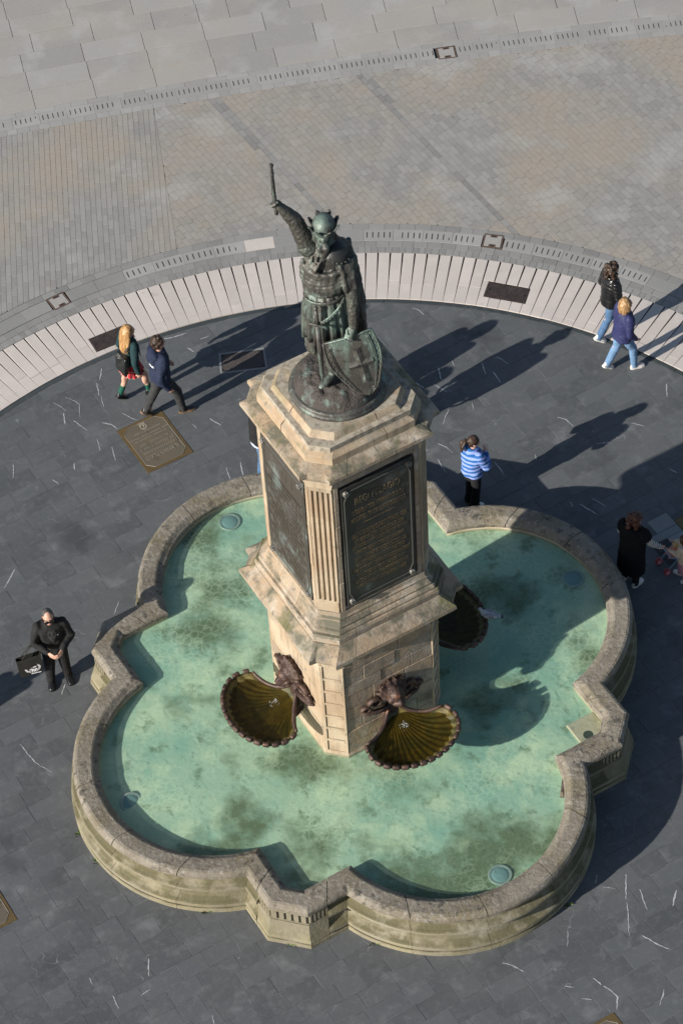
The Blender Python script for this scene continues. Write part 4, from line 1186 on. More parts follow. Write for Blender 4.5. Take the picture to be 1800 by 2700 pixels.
# ================================================================== STATUE
ZB = 7.236
st = thing('statue', 'green bronze statue of a crowned warrior raising a sword hilt beside a cross shield', 'statue', (0, 0, ZB))
def P(x, y, z): return Vector((x, y, z - ZB))
prof = [(.30, 7.236), (.632, 7.236), (.640, 7.262), (.628, 7.285), (.612, 7.292), (.617, 7.312), (.600, 7.335), (.575, 7.342), (.30, 7.345)]
v, f = loft_vf([ering(P(0, 0, z), r, r, 64) for r, z in prof]); mesh_obj('base_disc', v, f, M_bronze, st, True)
v = []; f = []; NRr, NT = 26, 72
for i in range(NRr + 1):
    r = .575 * i / NRr
    for j in range(NT):
        a = 2 * math.pi * j / NT; x_, y_ = r * math.cos(a), r * math.sin(a)
        q = r / .575; h = .235 * (1 - q ** 5) + .02
        am = .045 * (.35 + q)
        h += nz3((x_, y_, 0), 9, am, 3) + nz3((x_, y_, 0), 24, am * .6, 5)
        if q > .97: h = -.02
        v.append(P(x_, y_, 7.335 + h))
for i in range(NRr):
    for j in range(NT): f.append((i * NT + j, (i + 1) * NT + j, (i + 1) * NT + (j + 1) % NT, i * NT + (j + 1) % NT))
mesh_obj('rocky_ground', v, f, M_bronze_rock, st, True)
# --- figure: legs, tunic, trunk, neck and head in one skin
pr = []
pr.append(loft_vf([ering(P(x_, y_, z), rx, ry, 24) for x_, y_, z, rx, ry in ((-.08, .0, 8.30, .25, .20), (-.08, .0, 8.6, .26, .20), (-.07, .0, 8.95, .245, .185), (-.06, .01, 9.15, .235, .18), (-.04, .02, 9.4, .27, .19), (-.02, .03, 9.62, .30, .185), (-.01, .03, 9.75, .27, .16), (-.02, .01, 9.83, .14, .12), (-.03, .0, 9.93, .09, .09))]))
pr += [ell_vf(P(-.045, -.015, 10.06), (.118, .138, .155)), ell_vf(P(-.055, -.12, 10.0), (.075, .05, .09)), ell_vf(P(-.06, -.155, 10.02), (.022, .03, .035))]
for i, (bx, bz, br_) in enumerate(((-.07, 9.93, .075), (-.09, 9.86, .06), (-.05, 9.85, .06), (-.075, 9.79, .045), (-.11, 9.92, .045), (-.03, 9.92, .045))):
    pr.append(ell_vf(P(bx, -.135 - .012 * i, bz), (br_, .05, br_ * 1.2)))
for s_ in (-1, 1):                             # long hair beside the neck
    pr.append(tube_vf([P(-.045 + s_ * .09, .01, 10.03), P(-.045 + s_ * .12, .01, 9.92), P(-.045 + s_ * .14, .02, 9.80)], [.035, .045, .03], 8))
pr += cap_parts(P(-.09, -.12, 8.42), P(-.06, -.20, 7.78), .095, .06)
pr += [tube_vf([P(-.03, -.18, 7.66), P(-.11, -.28, 7.67), P(-.20, -.36, 7.645), P(-.235, -.395, 7.63)], [(.05, .055), (.05, .06), (.035, .055), (.015, .03)], 10, flat=(0, 0, 1)), ell_vf(P(-.045, -.19, 7.72), (.062, .07, .07))]
pr += cap_parts(P(.10, -.05, 8.45), P(.26, -.10, 8.1), .11, .09) + cap_parts(P(.26, -.10, 8.1), P(.44, -.08, 7.70), .09, .06)
pr += [tube_vf([P(.43, -.06, 7.63), P(.47, -.18, 7.61), P(.52, -.30, 7.56), P(.53, -.34, 7.53)], [(.05, .055), (.05, .055), (.035, .05), (.015, .03)], 10, flat=(0, 0, 1))]
blob('figure', pr, .017, M_bronze, st, 2, lambda c, n_: nz3(c, 16, .006) + nz3(c, 45, .003))
# --- pleated tunic skirt
def pleat(nf, amp, ph=0.): return lambda t: 1 + amp * math.cos(nf * t + ph + .6 * math.sin(3 * t)) + amp * .5 * math.cos(nf * 1.7 * t + 1)
rg = [ering(P(-.085, -.015, 9.06), .235, .185, 120, pleat(15, .02)), ering(P(-.085, -.02, 8.98), .245, .20, 120, pleat(15, .045)), ering(P(-.09, -.03, 8.75), .275, .235, 120, pleat(15, .075)), ering(P(-.09, -.035, 8.5), .29, .25, 120, pleat(15, .085)), ering(P(-.09, -.035, 8.30), .295, .255, 120, pleat(15, .09)), ering(P(-.09, -.035, 8.31), .26, .22, 120, pleat(15, .08)), ering(P(-.09, 0, 8.5), .2, .18, 120)]
v, f = loft_vf(rg); mesh_obj('tunic_skirt', v, f, M_bronze, st, True)
# --- cloak: swags across the chest, back sheet, hanging end at the statue's right
pr = [loft_vf([ering(P(x_, y_, z), rx, ry, 40) for x_, y_, z, rx, ry in ((-.05, .01, 9.02, .24, .18), (-.05, .01, 9.12, .25, .185), (-.03, .015, 9.3, .27, .185), (-.01, .02, 9.5, .285, .18), (.0, .03, 9.66, .29, .175), (-.01, .04, 9.76, .26, .17), (-.01, .04, 9.83, .15, .12))])]
rr = random.Random(4)
for i in range(8):                             # curved folds from the left shoulder to the right hip
    q = i / 7.
    za, zb = 9.70 - .30 * q, 9.58 - .46 * q
    pts = []
    for j in range(13):
        t = j / 12.; an = R(-8 - 172 * t)      # front half turn, from +x (left) over -y to -x
        z = za + (zb - za) * t - .16 * math.sin(math.pi * t) * (1 - .3 * q) + rr.uniform(-.006, .006)
        pts.append(P(-.03 + (.315 + .012 * math.sin(5 * t + i)) * math.cos(an), .01 + (.235 + .012 * math.cos(4 * t + i)) * math.sin(an), z))
    pr.append(tube_vf(pts, [.020 + .016 * math.sin(math.pi * (j + 1) / 14) + rr.uniform(0, .006) for j in range(13)], 8))
pr.append(ell_vf(P(-.29, -.06, 9.30), (.055, .07, .06)))                         # knot at the right side
for i in range(4): pr.append(tube_vf([P(-.25 + .05 * i, -.07 - .035 * i, 9.74 - .01 * i), P(-.285 + .035 * i, -.11 - .03 * i, 9.56), P(-.30 + .02 * i, -.10 - .02 * i, 9.36)], [.014, .02, .016], 8))
for i in range(9):                             # back sheet
    t = i / 8.; x0, x1 = -.20 + .38 * t, -.29 + .64 * t
    yb = .19 + .05 * math.sin(7 * t)
    pr.append(tube_vf([P(x0, .10, 9.72), P(x0 * 1.1, .20, 9.4), P((x0 + x1) / 2, yb + .04, 8.8), P(x1, yb + .05, 8.2), P(x1 + .02, yb + .03, 7.85)], [.06, .07, .075, .075, .06], 10))
for i, (dx, dy) in enumerate(((0, 0), (.05, -.03), (.02, .06), (.06, .05))):     # end hanging on the right side (left in view)
    pr.append(tube_vf([P(-.29 + dx, -.03 + dy, 9.2), P(-.325 + dx, -.06 + dy, 8.8), P(-.335 + dx, -.08 + dy, 8.45), P(-.335 + dx, -.09 + dy, 8.15 - .03 * i), P(-.315 + dx, -.09 + dy, 8.02 - .03 * i)], [.04, .05, .052, .05, .035], 9))
for i in range(6):                             # folds that fall from the left shoulder
    pr.append(tube_vf([P(.18 + .012 * i, -.08 + .05 * i, 9.70), P(.225 + .01 * i, -.04 + .045 * i, 9.45), P(.275 + .012 * i, .03 + .03 * i, 9.05), P(.345 + .008 * i, .08 + .02 * i, 8.6), P(.37, .12 + .02 * i, 8.15), P(.355, .14 + .02 * i, 7.9)], [.03, .04, .043, .043, .04, .03], 9))
for i in range(7):                             # end of the cloak thrown over the left upper arm
    pr.append(tube_vf([P(.10 + .03 * i, -.17 + .02 * i, 9.72 - .01 * i), P(.15 + .03 * i, -.235 + .025 * i, 9.52 - .01 * i), P(.17 + .03 * i, -.275 + .03 * i, 9.33 - .012 * i), P(.175 + .03 * i, -.275 + .03 * i, 9.22 + .012 * (i % 3))], [.022, .032, .034, .024], 8))
pr.append(tube_vf([P(.215, -.05, 9.64), P(.235, -.13, 9.42), P(.25, -.18, 9.24)], [.115, .122, .125], 14))
blob('cloak', pr, .0135, M_bronze, st, 1, lambda c, n_: nz3((c.x, c.y, c.z * .3), 17, .016) + nz3((c.x, c.y, c.z * .5), 40, .006))
# --- belt, baldric, scabbard
pts = [P(-.085 + .262 * math.cos(R(a)), -.02 + .218 * math.sin(R(a)), 9.0 + .02 * math.cos(R(a))) for a in range(0, 361, 12)]
mesh_obj('belt', *tube_vf(pts, [(.028, .012)] * len(pts), 8, flat=(0, 0, 1)), M_bronze, st, True)
pts = [P(.16, -.20, 9.06), P(.08, -.262, 8.93), P(-.02, -.29, 8.82), P(-.13, -.305, 8.74), P(-.2, -.30, 8.72)]
bal = mesh_obj('baldric', *tube_vf(pts, [(.032, .012)] * 5, 8, flat=(0, 0, 1)), M_bronze, st, True)
for i in range(1, 11):
    q = i / 11 * 4; a = int(q); p = pts[a].lerp(pts[a + 1], q - a); mesh_obj('stud', *ell_vf(p + Vector((0, -.014, 0)), (.009,) * 3, nu=8, nv=5), M_bronze, bal)
sc = mesh_obj('scabbard', *tube_vf([P(-.20, -.325, 8.70), P(-.195, -.36, 8.3), P(-.19, -.385, 7.9), P(-.185, -.392, 7.76)], [(.036, .018), (.033, .017), (.027, .015), (.008, .006)], 8, flat=(1, 0, 0)), M_bronze, st, True)
mesh_obj('hilt', *tube_vf([P(-.20, -.32, 8.70), P(-.207, -.30, 8.86), P(-.212, -.29, 8.96)], [.019, .022, .02], 8), M_bronze, sc, True)
mesh_obj('pommel', *ell_vf(P(-.213, -.288, 8.985), (.03, .03, .03), nu=10, nv=7), M_bronze, sc, True)
mesh_obj('guard', *tube_vf([P(-.31, -.31, 8.755), P(-.20, -.325, 8.72), P(-.11, -.345, 8.705), P(-.085, -.345, 8.67)], [.014, .02, .02, .022], 8), M_bronze, sc, True)
# --- mail sleeves, hands
def hand(name, wrist, knuck, grip_dir, side, m=M_bronze, sc_=1.5, curl=1.0):
    """closed fist-like hand: palm, four curled fingers of unequal length, thumb"""
    w_ = Vector(wrist); kk = Vector(knuck); d = (kk - w_).normalized(); g = Vector(grip_dir); g = (g - d * g.dot(d)).normalized(); sd_ = d.cross(g) * side
    s = .01 * sc_
    pr = cap_parts(w_, kk, 3.0 * s, 3.2 * s) + [tube_vf([w_.lerp(kk, .25), kk], [(3.8 * s, 2.0 * s), (4.4 * s, 2.0 * s)], 10, flat=sd_)]
    for i, (off, ln) in enumerate(((-3.2, .92), (-1.1, 1.06), (1.1, 1.0), (3.1, .8))):
        b0 = kk + sd_ * (off * s); b1 = b0 + (d * 2.6 + g * 1.2 * curl) * s * ln; b2 = b1 + (d * .6 + g * 2.6 * curl) * s * ln; b3 = b2 + (d * -1.2 * curl + g * 1.6) * s * ln
        pr.append(tube_vf([b0, b1, b2, b3], [1.05 * s, 1.0 * s, .92 * s, .7 * s], 8))
    t0 = w_.lerp(kk, .3) - sd_ * 2.6 * s; t1 = t0 - sd_ * 1.6 * s + d * 2.2 * s + g * 1.2 * s; t2 = t1 + d * 2.2 * s + g * 2.2 * s + sd_ * 1.0 * s
    pr.append(tube_vf([t0, t1, t2], [1.3 * s, 1.15 * s, .8 * s], 8))
    return pr
sh_r, el_r, wr_r = P(-.25, .02, 9.76), P(-.385, .10, 10.14), P(-.57, .14, 10.37)
pr = cap_parts(sh_r, el_r, .125, .098) + cap_parts(el_r, wr_r, .098, .060) + [ell_vf(sh_r, (.14, .13, .13))]
blob('mail_sleeve', pr, .017, M_mail, st, 2, lambda c, n_: nz3(c, 34, .012))
blob('right_hand', hand('h', wr_r, P(-.605, .135, 10.425), (0, -1, .1), 1), .011, M_bronze, st, 1)
sh_l, el_l, wr_l = P(.215, -.05, 9.60), P(.255, -.23, 9.12), P(.245, -.37, 8.73)
pr = cap_parts(sh_l, el_l, .112, .092) + cap_parts(el_l, wr_l, .092, .064)
blob('mail_sleeve', pr, .017, M_mail, st, 2, lambda c, n_: nz3(c, 34, .010))
blob('left_hand', hand('h', wr_l, P(.19, -.405, 8.58), (-.2, -.9, -.55), -1, sc_=1.65, curl=.6), .011, M_bronze, st, 1)
sw = mesh_obj('sword_hilt', *tube_vf([P(-.605, .11, 10.26), P(-.61, .12, 10.34), P(-.612, .12, 10.5), P(-.616, .125, 10.52), P(-.62, .13, 10.95), P(-.622, .132, 11.07)], [.026, .022, .022, .026, (.022, .017), (.021, .015)], 10), M_bronze, st, True)
for z in (10.58, 10.74, 10.90, 11.04): mesh_obj('collar', *cyl_vf(P(-.62, .128, z), P(-.62, .128, z + .025), .027, .027, 10), M_bronze, sw, True)
# --- helmet, crown
hm = mesh_obj('helmet', *loft_vf([ering(P(-.045, -.005, z), r * .95, r * 1.08, 28) for r, z in ((.138, 10.06), (.150, 10.10), (.150, 10.15), (.138, 10.20), (.108, 10.245), (.06, 10.272), (.02, 10.285))]), M_bronze, st, True)
cr = [loft_vf([ering(P(-.045, -.005, z), r * .95, r * 1.08, 28) for r, z in ((.152, 10.075), (.162, 10.075), (.166, 10.13), (.156, 10.135))])]
for i in range(8):
    a = R(22 + 45 * i); c_, s2 = math.cos(a), math.sin(a); b0 = P(-.045 + .155 * c_, -.005 + .172 * s2, 10.12)
    cr.append(tube_vf([b0, b0 + Vector((.014 * c_, .014 * s2, .035)), b0 + Vector((.030 * c_, .030 * s2, .060)), b0 + Vector((.055 * c_, .055 * s2, .080))], [(.058, .014), (.040, .012), (.040, .012), (.008, .006)], 8, flat=(-s2, c_, 0)))
blob('crown', cr, .0095, M_bronze, st, 0)
# --- shoulder guard on the left shoulder
c = P(.105, -.10, 9.77); nn = Vector((.30, -.48, .82)).normalized(); a_ = nn.orthogonal().normalized(); b_ = nn.cross(a_)
rg = [[c + a_ * (r * math.cos(2 * math.pi * i / 36)) + b_ * (r * math.sin(2 * math.pi * i / 36)) + nn * h for i in range(36)] for r, h in ((.155, -.05), (.175, -.02), (.175, .0), (.158, .012), (.13, .04), (.08, .068), (.02, .078))]
pg = mesh_obj('shoulder_guard', *loft_vf(rg), mat('dark_bronze', (.035, .036, .034), [dict(s=9., lo=.5, hi=.65, c=(.07, .08, .075))], rough=.45, metal=.4, bump=(40., .3, .006)), st, True)
for i in range(18):
    an = i * 2 * math.pi / 18; mesh_obj('rivet', *ell_vf(c + a_ * (.162 * math.cos(an)) + b_ * (.162 * math.sin(an)) + nn * .014, (.011,) * 3, nu=8, nv=5), M_bronze, pg)
# --- shield
TL, TR, TIP = P(-.15, -.36, 8.43), P(.455, -.315, 8.60), P(.395, -.50, 7.605)
O_ = (TL + TR) / 2; ux = (TR - TL); HWS = ux.length / 2; ux.normalize(); vy = (TIP - O_); LV = vy.length; vy.normalize()
vy = (vy - ux * vy.dot(ux)); SK = (TIP - O_).dot(ux); LV = (TIP - O_ - ux * SK).length; vy.normalize(); nz_ = ux.cross(vy)
if nz_.y > 0: nz_ = -nz_
def shp(s, t, h=0.):                           # s down 0..1, t across -1..1
    hw = HWS * (1.0 + .10 * math.sin(math.pi * min(1, s * 1.4))) * (1 - max(0, s) ** 2.6) ** .62
    bulge = .055 * (1 - t * t) * (1 - .5 * s)
    return O_ + ux * (t * hw + SK * s) + vy * (s * LV + .02 * (1 - t * t) * (1 - s) * -1) + nz_ * (bulge + h)
ns, ntt = 30, 20
v = [shp(i / ns if i < ns else .998, -1 + 2 * j / ntt, .018) for i in range(ns + 1) for j in range(ntt + 1)]; N_ = len(v)
v += [shp(i / ns if i < ns else .998, -1 + 2 * j / ntt, -.018) for i in range(ns + 1) for j in range(ntt + 1)]
f = []; m_ = ntt + 1
for i in range(ns):
    for j in range(ntt): a = i * m_ + j; f += [(a, a + 1, a + m_ + 1, a + m_), (N_ + a, N_ + a + m_, N_ + a + m_ + 1, N_ + a + 1)]
    f += [(i * m_, (i + 1) * m_, N_ + (i + 1) * m_, N_ + i * m_), (i * m_ + ntt, N_ + i * m_ + ntt, N_ + (i + 1) * m_ + ntt, (i + 1) * m_ + ntt)]
for j in range(ntt): f += [(j, N_ + j, N_ + j + 1, j + 1), (ns * m_ + j, ns * m_ + j + 1, N_ + ns * m_ + j + 1, N_ + ns * m_ + j)]
shd = mesh_obj('shield', v, f, M_bronze, st, False)
edge = [shp(s / 20 * .985, -1, .02) for s in range(21)] + [TIP + nz_ * .02] + [shp((20 - s) / 20 * .985, 1, .02) for s in range(21)]
mesh_obj('rim', *tube_vf(edge + [shp(0, 1 - .1 * i, .02) for i in range(1, 21)], [.016] * (len(edge) + 20), 7), M_bronze, shd, True)
for off in (.80, .74):
    e2 = [shp(.06 + s / 20 * (.86 if off > .77 else .83), -off, .024) for s in range(21)]; e3 = [shp(.06 + (20 - s) / 20 * (.86 if off > .77 else .83), off, .024) for s in range(21)]
    mesh_obj('line_moulding', *tube_vf(e2 + e3, [.0075] * 42, 6), M_bronze, shd, True)
for s in range(10):
    for t in (-.91, .91): mesh_obj('rivet', *ell_vf(shp(.05 + s * .088, t, .024), (.011,) * 3, nu=8, nv=5), M_bronze, shd)
def bar(s0, t0, s1, t1, wd, h, nm='cross'):
    n_ = 8; c_ = [shp(s0 + (s1 - s0) * i / n_, t0 + (t1 - t0) * i / n_, 0) for i in range(n_ + 1)]
    return tube_vf([p + nz_ * (.018 + h) for p in c_], [(wd, .017)] * (n_ + 1), 4, flat=(c_[-1] - c_[0]).cross(nz_))
for (s0, t0, s1, t1) in ((.20, .17, .76, .17), (.46, -.36, .46, .66)):
    for wd, h in ((.062, .0), (.040, .012)):
        mesh_obj('cross_arm', *bar(s0, t0, s1, t1, wd, h), M_bronze, shd)

# ================================================================== PLAQUES IN THE PAVEMENT
def floor_plaque(label, quad, lines, crest=True):
    """quad in reading order: bottom-left, bottom-right, top-right, top-left of the text"""
    q = [Vector((*p, 0)) for p in quad]; c = sum(q, Vector()) / 4; ex = (q[1] - q[0]); ey = (q[3] - q[0]); W_, H_ = ex.length, ey.length; ex.normalize(); ey.normalize()
    t = thing('floor_plaque', label, 'plaque', (c.x, c.y, 0), math.atan2(ex.y, ex.x), 'brass plaques in the slate')
    v, f = box_vf((0, 0, -.004), X, Y, Z, W_ / 2 - .003, H_ / 2 - .003, .010, .002); mesh_obj('plate', v, f, M_brass, t)
    a, b = W_ / 2 - .055, H_ / 2 - .055; e = .11
    pts = [(-a + e, -b), (a - e, -b), (a, -b + e), (a, b - e), (a - e, b), (-a + e, b), (-a, b - e), (-a, -b + e)]
    vf = piece_vf(pts, .0085, depth=.006, gap=0, bev=.001, tilt=0); mesh_obj('field', *vf, M_brass_in, t)
    mb = MB()
    for p0, p1 in zip(pts, pts[1:] + pts[:1]): mb.add(*tube_vf([(*p0, .009), (*p1, .009)], [.004, .004], 5))
    mb.build('border_line', M_brass_let, t)
    mb = MB(); rr = random.Random(len(label))
    for y_, h, wd, body in lines:
        if body:
            vs_, fs_ = text_vf(body, h, wd, .003); mb.add([(p[0], p[1] + y_ * H_, .0105 + p[2]) for p in vs_], fs_)
        else:                                  # too small to read in the photograph: rows of letter strokes
            x_ = -wd / 2
            while x_ < wd / 2:
                if rr.random() < .85:
                    mb.add(*box_vf((x_, y_ * H_, .010), X, Y, Z, .0045, h / 2 * rr.uniform(.7, 1), .0025))
                    mb.add(*box_vf((x_ + .006, y_ * H_ + rr.choice((-.35, 0, .35)) * h, .010), X, Y, Z, .006, .004, .0024))
                x_ += h * .62
    mb.build('lettering', M_brass_let, t)
    if crest:
        mb = MB()
        for i in range(16):
            a_ = i * math.pi / 8; mb.add(*ell_vf((.05 * math.cos(a_), H_ * -.36 + .062 * math.sin(a_), .010), (.013, .013, .004), nu=7, nv=4))
        for i in range(9): mb.add(*ell_vf((rr.uniform(-.03, .03), H_ * -.36 + rr.uniform(-.04, .04), .010), (.011, .011, .004), nu=7, nv=4))
        for i in range(5): mb.add(*ell_vf((-.05 + .025 * i, H_ * -.43 - .006 * (i % 2), .010), (.010, .02, .004), nu=7, nv=4))
        mb.build('crest', M_brass_let, t)
PL_LINES = [(.245, .085, .58, 'EL INFANTE PELAYO'), (.14, .055, .62, None), (.055, .055, .60, None), (-.03, .05, .5, None), (-.125, .036, .56, None), (-.185, .036, .68, None), (-.265, .03, .5, None)]
# the text stands on its head in the picture: its foot lies towards the top left
floor_plaque('square brass plaque with upside-down lettering under the boy in the navy hoodie', [PLQ[1], PLQ[0], PLQ[3], PLQ[2]], PL_LINES)
floor_plaque('brass plaque cut off by the left edge, near the front left lobe', [PLQ2[1], PLQ2[0], PLQ2[3], PLQ2[2]], [(.1, .05, .5, None)], False)
floor_plaque('brass plaque of which one corner shows at the bottom edge', [PLQ3[1], PLQ3[0], PLQ3[3], PLQ3[2]], [(.1, .05, .5, None)], False)
floor_plaque('brass plaque cut off by the right edge behind the small child', [PLQ4[1], PLQ4[0], PLQ4[3], PLQ4[2]], [(.1, .05, .5, None)], False)

# weeds in the joint round the basin
rr = random.Random(12)
foot = ring3(.462, 0)
for ix, lab in ((3 * 64 + 21, 'small green weed at the foot of the front left lobe, uppermost'), (3 * 64 + 26, 'larger green weed tuft at the foot of the front left lobe'), (3 * 64 + 43, 'flat weed at the foot of the front left lobe near the pod'), (3 * 64 + 56, 'weed tuft at the front corner of the basin pod'), (4, 'weed beside the front right lobe next to the pod'), (31, 'weed at the foot of the front right lobe in the shade edge')):
    c = foot[ix]
    t = thing('weed', lab, 'weed', tuple(c), 0, 'weeds at the foot of the basin')
    for i in range(9):
        a = rr.uniform(0, 6.28); d = Vector((math.cos(a), math.sin(a), 0)); n_ = Vector((-d.y, d.x, 0)); ln = rr.uniform(.03, .065); b0 = d * rr.uniform(0, .045)
        v = [b0, b0 + d * ln * .5 + n_ * ln * .3 + Z * .03, b0 + d * ln + Z * .035, b0 + d * ln * .5 - n_ * ln * .3 + Z * .03]
        mesh_obj('leaf', v, [(0, 1, 2, 3)], M_moss, t)

# ================================================================== PEOPLE
def cloth(name, c, c2=None, rough=.85, layers=(), bump=(60., .25, .006), spec=.3):
    ls = [dict(s=7., lo=.4, hi=.65, c=c2, a=.8)] if c2 else []
    return mat(name, c, ls + list(layers), rough=rough, bump=bump, spec=spec)
M_skin = mat('skin', (.50, .29, .21), [dict(s=9., lo=.45, hi=.65, c=(.44, .24, .17), a=.6)], rough=.55)
M_eye = mat('eye_dark', (.02, .015, .012), rough=.25)
M_lips = mat('lips', (.36, .13, .11), rough=.5)
M_white = cloth('white_leather', (.70, .68, .66), (.6, .58, .57), .6)
M_sole = mat('rubber_sole', (.62, .60, .57), rough=.7)
M_blackshoe = mat('black_leather', (.012, .012, .013), rough=.3)
M_denim = cloth('denim', (.05, .105, .20), (.085, .16, .28), .9)
M_denim_l = cloth('pale_denim', (.115, .205, .34), (.17, .28, .43), .9)
M_black = cloth('black_cloth', (.010, .010, .011), (.016, .016, .017), .9)
M_charcoal = cloth('charcoal_cloth', (.030, .031, .032), (.042, .043, .044), .9)
def hairmat(n, c, c2): return mat(n, c, [dict(s=30., d=4., st=(1, 1, .12), lo=.42, hi=.6, c=c2, a=.9)], rough=.45, bump=(70., .5, .006), spec=.4)
H_dark = hairmat('dark_brown_hair', (.022, .012, .008), (.055, .030, .018))
H_brown = hairmat('brown_hair', (.035, .017, .010), (.09, .045, .025))
H_blond = hairmat('blond_hair', (.26, .13, .045), (.50, .30, .13))
H_dkblond = hairmat('dark_blond_hair', (.20, .11, .045), (.40, .25, .12))
H_auburn = hairmat('auburn_hair', (.05, .016, .009), (.10, .035, .018))
H_grey = hairmat('cropped_grey_hair', (.035, .032, .03), (.10, .095, .09))

def skel(H, stride=0., front='L', lean=.0, spread=.05, arms=None, head_yaw=0., head_pitch=0., kneel=0.):
    """joints in a frame with x forwards, y left, z up"""
    J = {}
    v = lambda x, y, z: Vector((x, y, z)) * H
    J['pelvis'] = v(0, 0, .53)
    for sd, s in (('L', 1), ('R', -1)):
        fx = stride if sd == front else -stride
        J['hip' + sd] = v(0, s * .048, .515)
        lift = .0 if sd == front else min(.05, stride * .35)
        J['ank' + sd] = v(fx, s * spread, .046 + lift)
        kn = (J['hip' + sd] + J['ank' + sd]) * .5 + v(.02 + .02 * (stride > .05), 0, .015); J['knee' + sd] = kn
        J['pitch' + sd] = (.0 if sd == front else min(.9, lift * 14))
        J['sh' + sd] = v(lean * .28, s * .105, .805)
        e, w_ = (arms or {}).get(sd, ((.0 - (.05 if sd == front else -.05) * (stride > .03), s * .03, -.170), (.045 - (.06 if sd == front else -.02) * (stride > .03), -s * .005, -.150)))
        J['el' + sd] = J['sh' + sd] + v(*e); J['wr' + sd] = J['el' + sd] + v(*w_)
    J['chest'] = v(lean * .2, 0, .72); J['neck'] = v(lean * .3, 0, .835)
    J['head'] = v(lean * .34 + .008 + .03 * math.sin(head_pitch), 0, .925 - .012 * abs(math.sin(head_pitch)))
    J['hm'] = Matrix.Rotation(head_yaw, 3, 'Z') @ Matrix.Rotation(head_pitch, 3, 'Y')
    J['H'] = H; return J
def torso_rings(J, spec):
    """spec: (z, rx, ry) in body heights, follows the lean of the spine"""
    H = J['H']; o = []
    for z, rx, ry in spec:
        t = max(0, (z - .53) / .30); x_ = J['neck'].x * min(1.1, t)
        o.append(ering((x_, 0, z * H), rx * H, ry * H, 20))
    return loft_vf(o)
def fingers(w_, d, g, sd_, s, curl):
    pr = []
    kk = w_ + d * (.052 * s)
    pr.append(tube_vf([w_ - d * .004 * s, w_ + d * .026 * s, kk], [(.016 * s, .011 * s), (.021 * s, .011 * s), (.023 * s, .0095 * s)], 10, flat=sd_))
    for off, ln in ((-.0170, .9), (-.006, 1.06), (.006, 1.), (.0165, .78)):
        b0 = kk + sd_ * off * s; b1 = b0 + (d * .85 + g * .5 * curl).normalized() * .024 * ln * s; b2 = b1 + (d * (1 - .7 * curl) + g * curl).normalized() * .02 * ln * s; b3 = b2 + (d * (1 - 1.2 * curl) + g * curl).normalized() * .015 * ln * s
        pr.append(tube_vf([b0 - d * .006 * s, b0, b1, b2, b3], [.0058 * s, .0062 * s, .0058 * s, .0052 * s, .004 * s], 7))
    t0 = w_ + d * .014 * s - sd_ * .014 * s; t1 = t0 + (-sd_ * .9 + d * .9 + g * .4).normalized() * .024 * s; t2 = t1 + (d + g * .7 * curl).normalized() * .022 * s
    pr.append(tube_vf([t0, t1, t2], [.0078 * s, .0068 * s, .005 * s], 7))
    return pr
def person(label, loc, heading, H, J, parts, group=None, hands='LR', skin=M_skin, legs_bare=False, curl=.55, hand_g=None):
    """the body is one skin; clothes, hair and shoes are its children"""
    pr = []
    pr.append(torso_rings(J, [(.49, .055, .08), (.56, .06, .078), (.62, .055, .07), (.70, .062, .082), (.77, .056, .095), (.81, .042, .075), (.84, .030, .034)]))
    lg = 1. if legs_bare else .68
    nk = J['neck']; hd = J['head']; hm = J['hm']
    pr += cap_parts(nk - Vector((0, 0, .02 * H)), hd - Vector((0, 0, .03 * H)), .032 * H, .030 * H)
    E = lambda c, r, rm=None: ell_vf(hd + hm @ (Vector(c) * H), [q * H for q in r], (hm @ rm) if rm else hm, 14, 9)
    pr += [E((-.002, 0, .008), (.058, .046, .060)), E((.012, 0, -.020), (.042, .038, .050)), E((.030, 0, -.052), (.020, .022, .016)),
           E((.056, 0, -.012), (.013, .0085, .016)), E((.052, 0, .0), (.008, .007, .02)), E((.045, 0, .016), (.014, .032, .009)), E((.046, 0, -.038), (.012, .016, .007))]
    for s in (-1, 1): pr += [E((-.004, s * .046, -.006), (.013, .006, .018)), E((.036, s * .022, -.016), (.018, .016, .014))]
    for sd, s in (('L', 1), ('R', -1)):
        pr += cap_parts(J['hip' + sd], J['knee' + sd], .048 * H * lg, .033 * H * lg, 12) + cap_parts(J['knee' + sd], J['ank' + sd] + Vector((0, 0, .005 * H)), .033 * H * lg, .020 * H * (1 if legs_bare else .8), 12)
        calf = J['knee' + sd].lerp(J['ank' + sd], .28) + Vector((-.010 * H, 0, 0)); pr.append(ell_vf(calf, (.031 * H * lg, .029 * H * lg, .07 * H)))
        pr += cap_parts(J['ank' + sd], J['ank' + sd] + Vector((.05 * H, 0, -.030 * H)), .014 * H, .010 * H)
        pr += cap_parts(J['sh' + sd], J['el' + sd], .028 * H, .022 * H, 10) + cap_parts(J['el' + sd], J['wr' + sd], .022 * H, .0145 * H, 10)
        d = (J['wr' + sd] - J['el' + sd]).normalized(); g = Vector((hand_g or {}).get(sd, (.35, -s * .9, -.1))); g = (g - d * g.dot(d)).normalized(); sdv = d.cross(g) * (-s)
        pr += fingers(J['wr' + sd], d, g, sdv, H * .99, curl)
    body = blob('person', pr, .0078, skin, None, 1)
    body.location = loc; body.rotation_euler = (0, 0, heading); tag(body, label, 'person', group)
    for s in (-1, 1): mesh_obj('eye', *ell_vf(hd + hm @ (Vector((.0475, s * .019, .003)) * H), (.0065 * H,) * 3, nu=8, nv=6), M_eye, body, True)
    mesh_obj('mouth', *ell_vf(hd + hm @ (Vector((.0565, 0, -.0375)) * H), (.003 * H, .012 * H, .0028 * H), hm, 10, 6), M_lips, body, True)
    for p in parts: p(body, J)
    return body
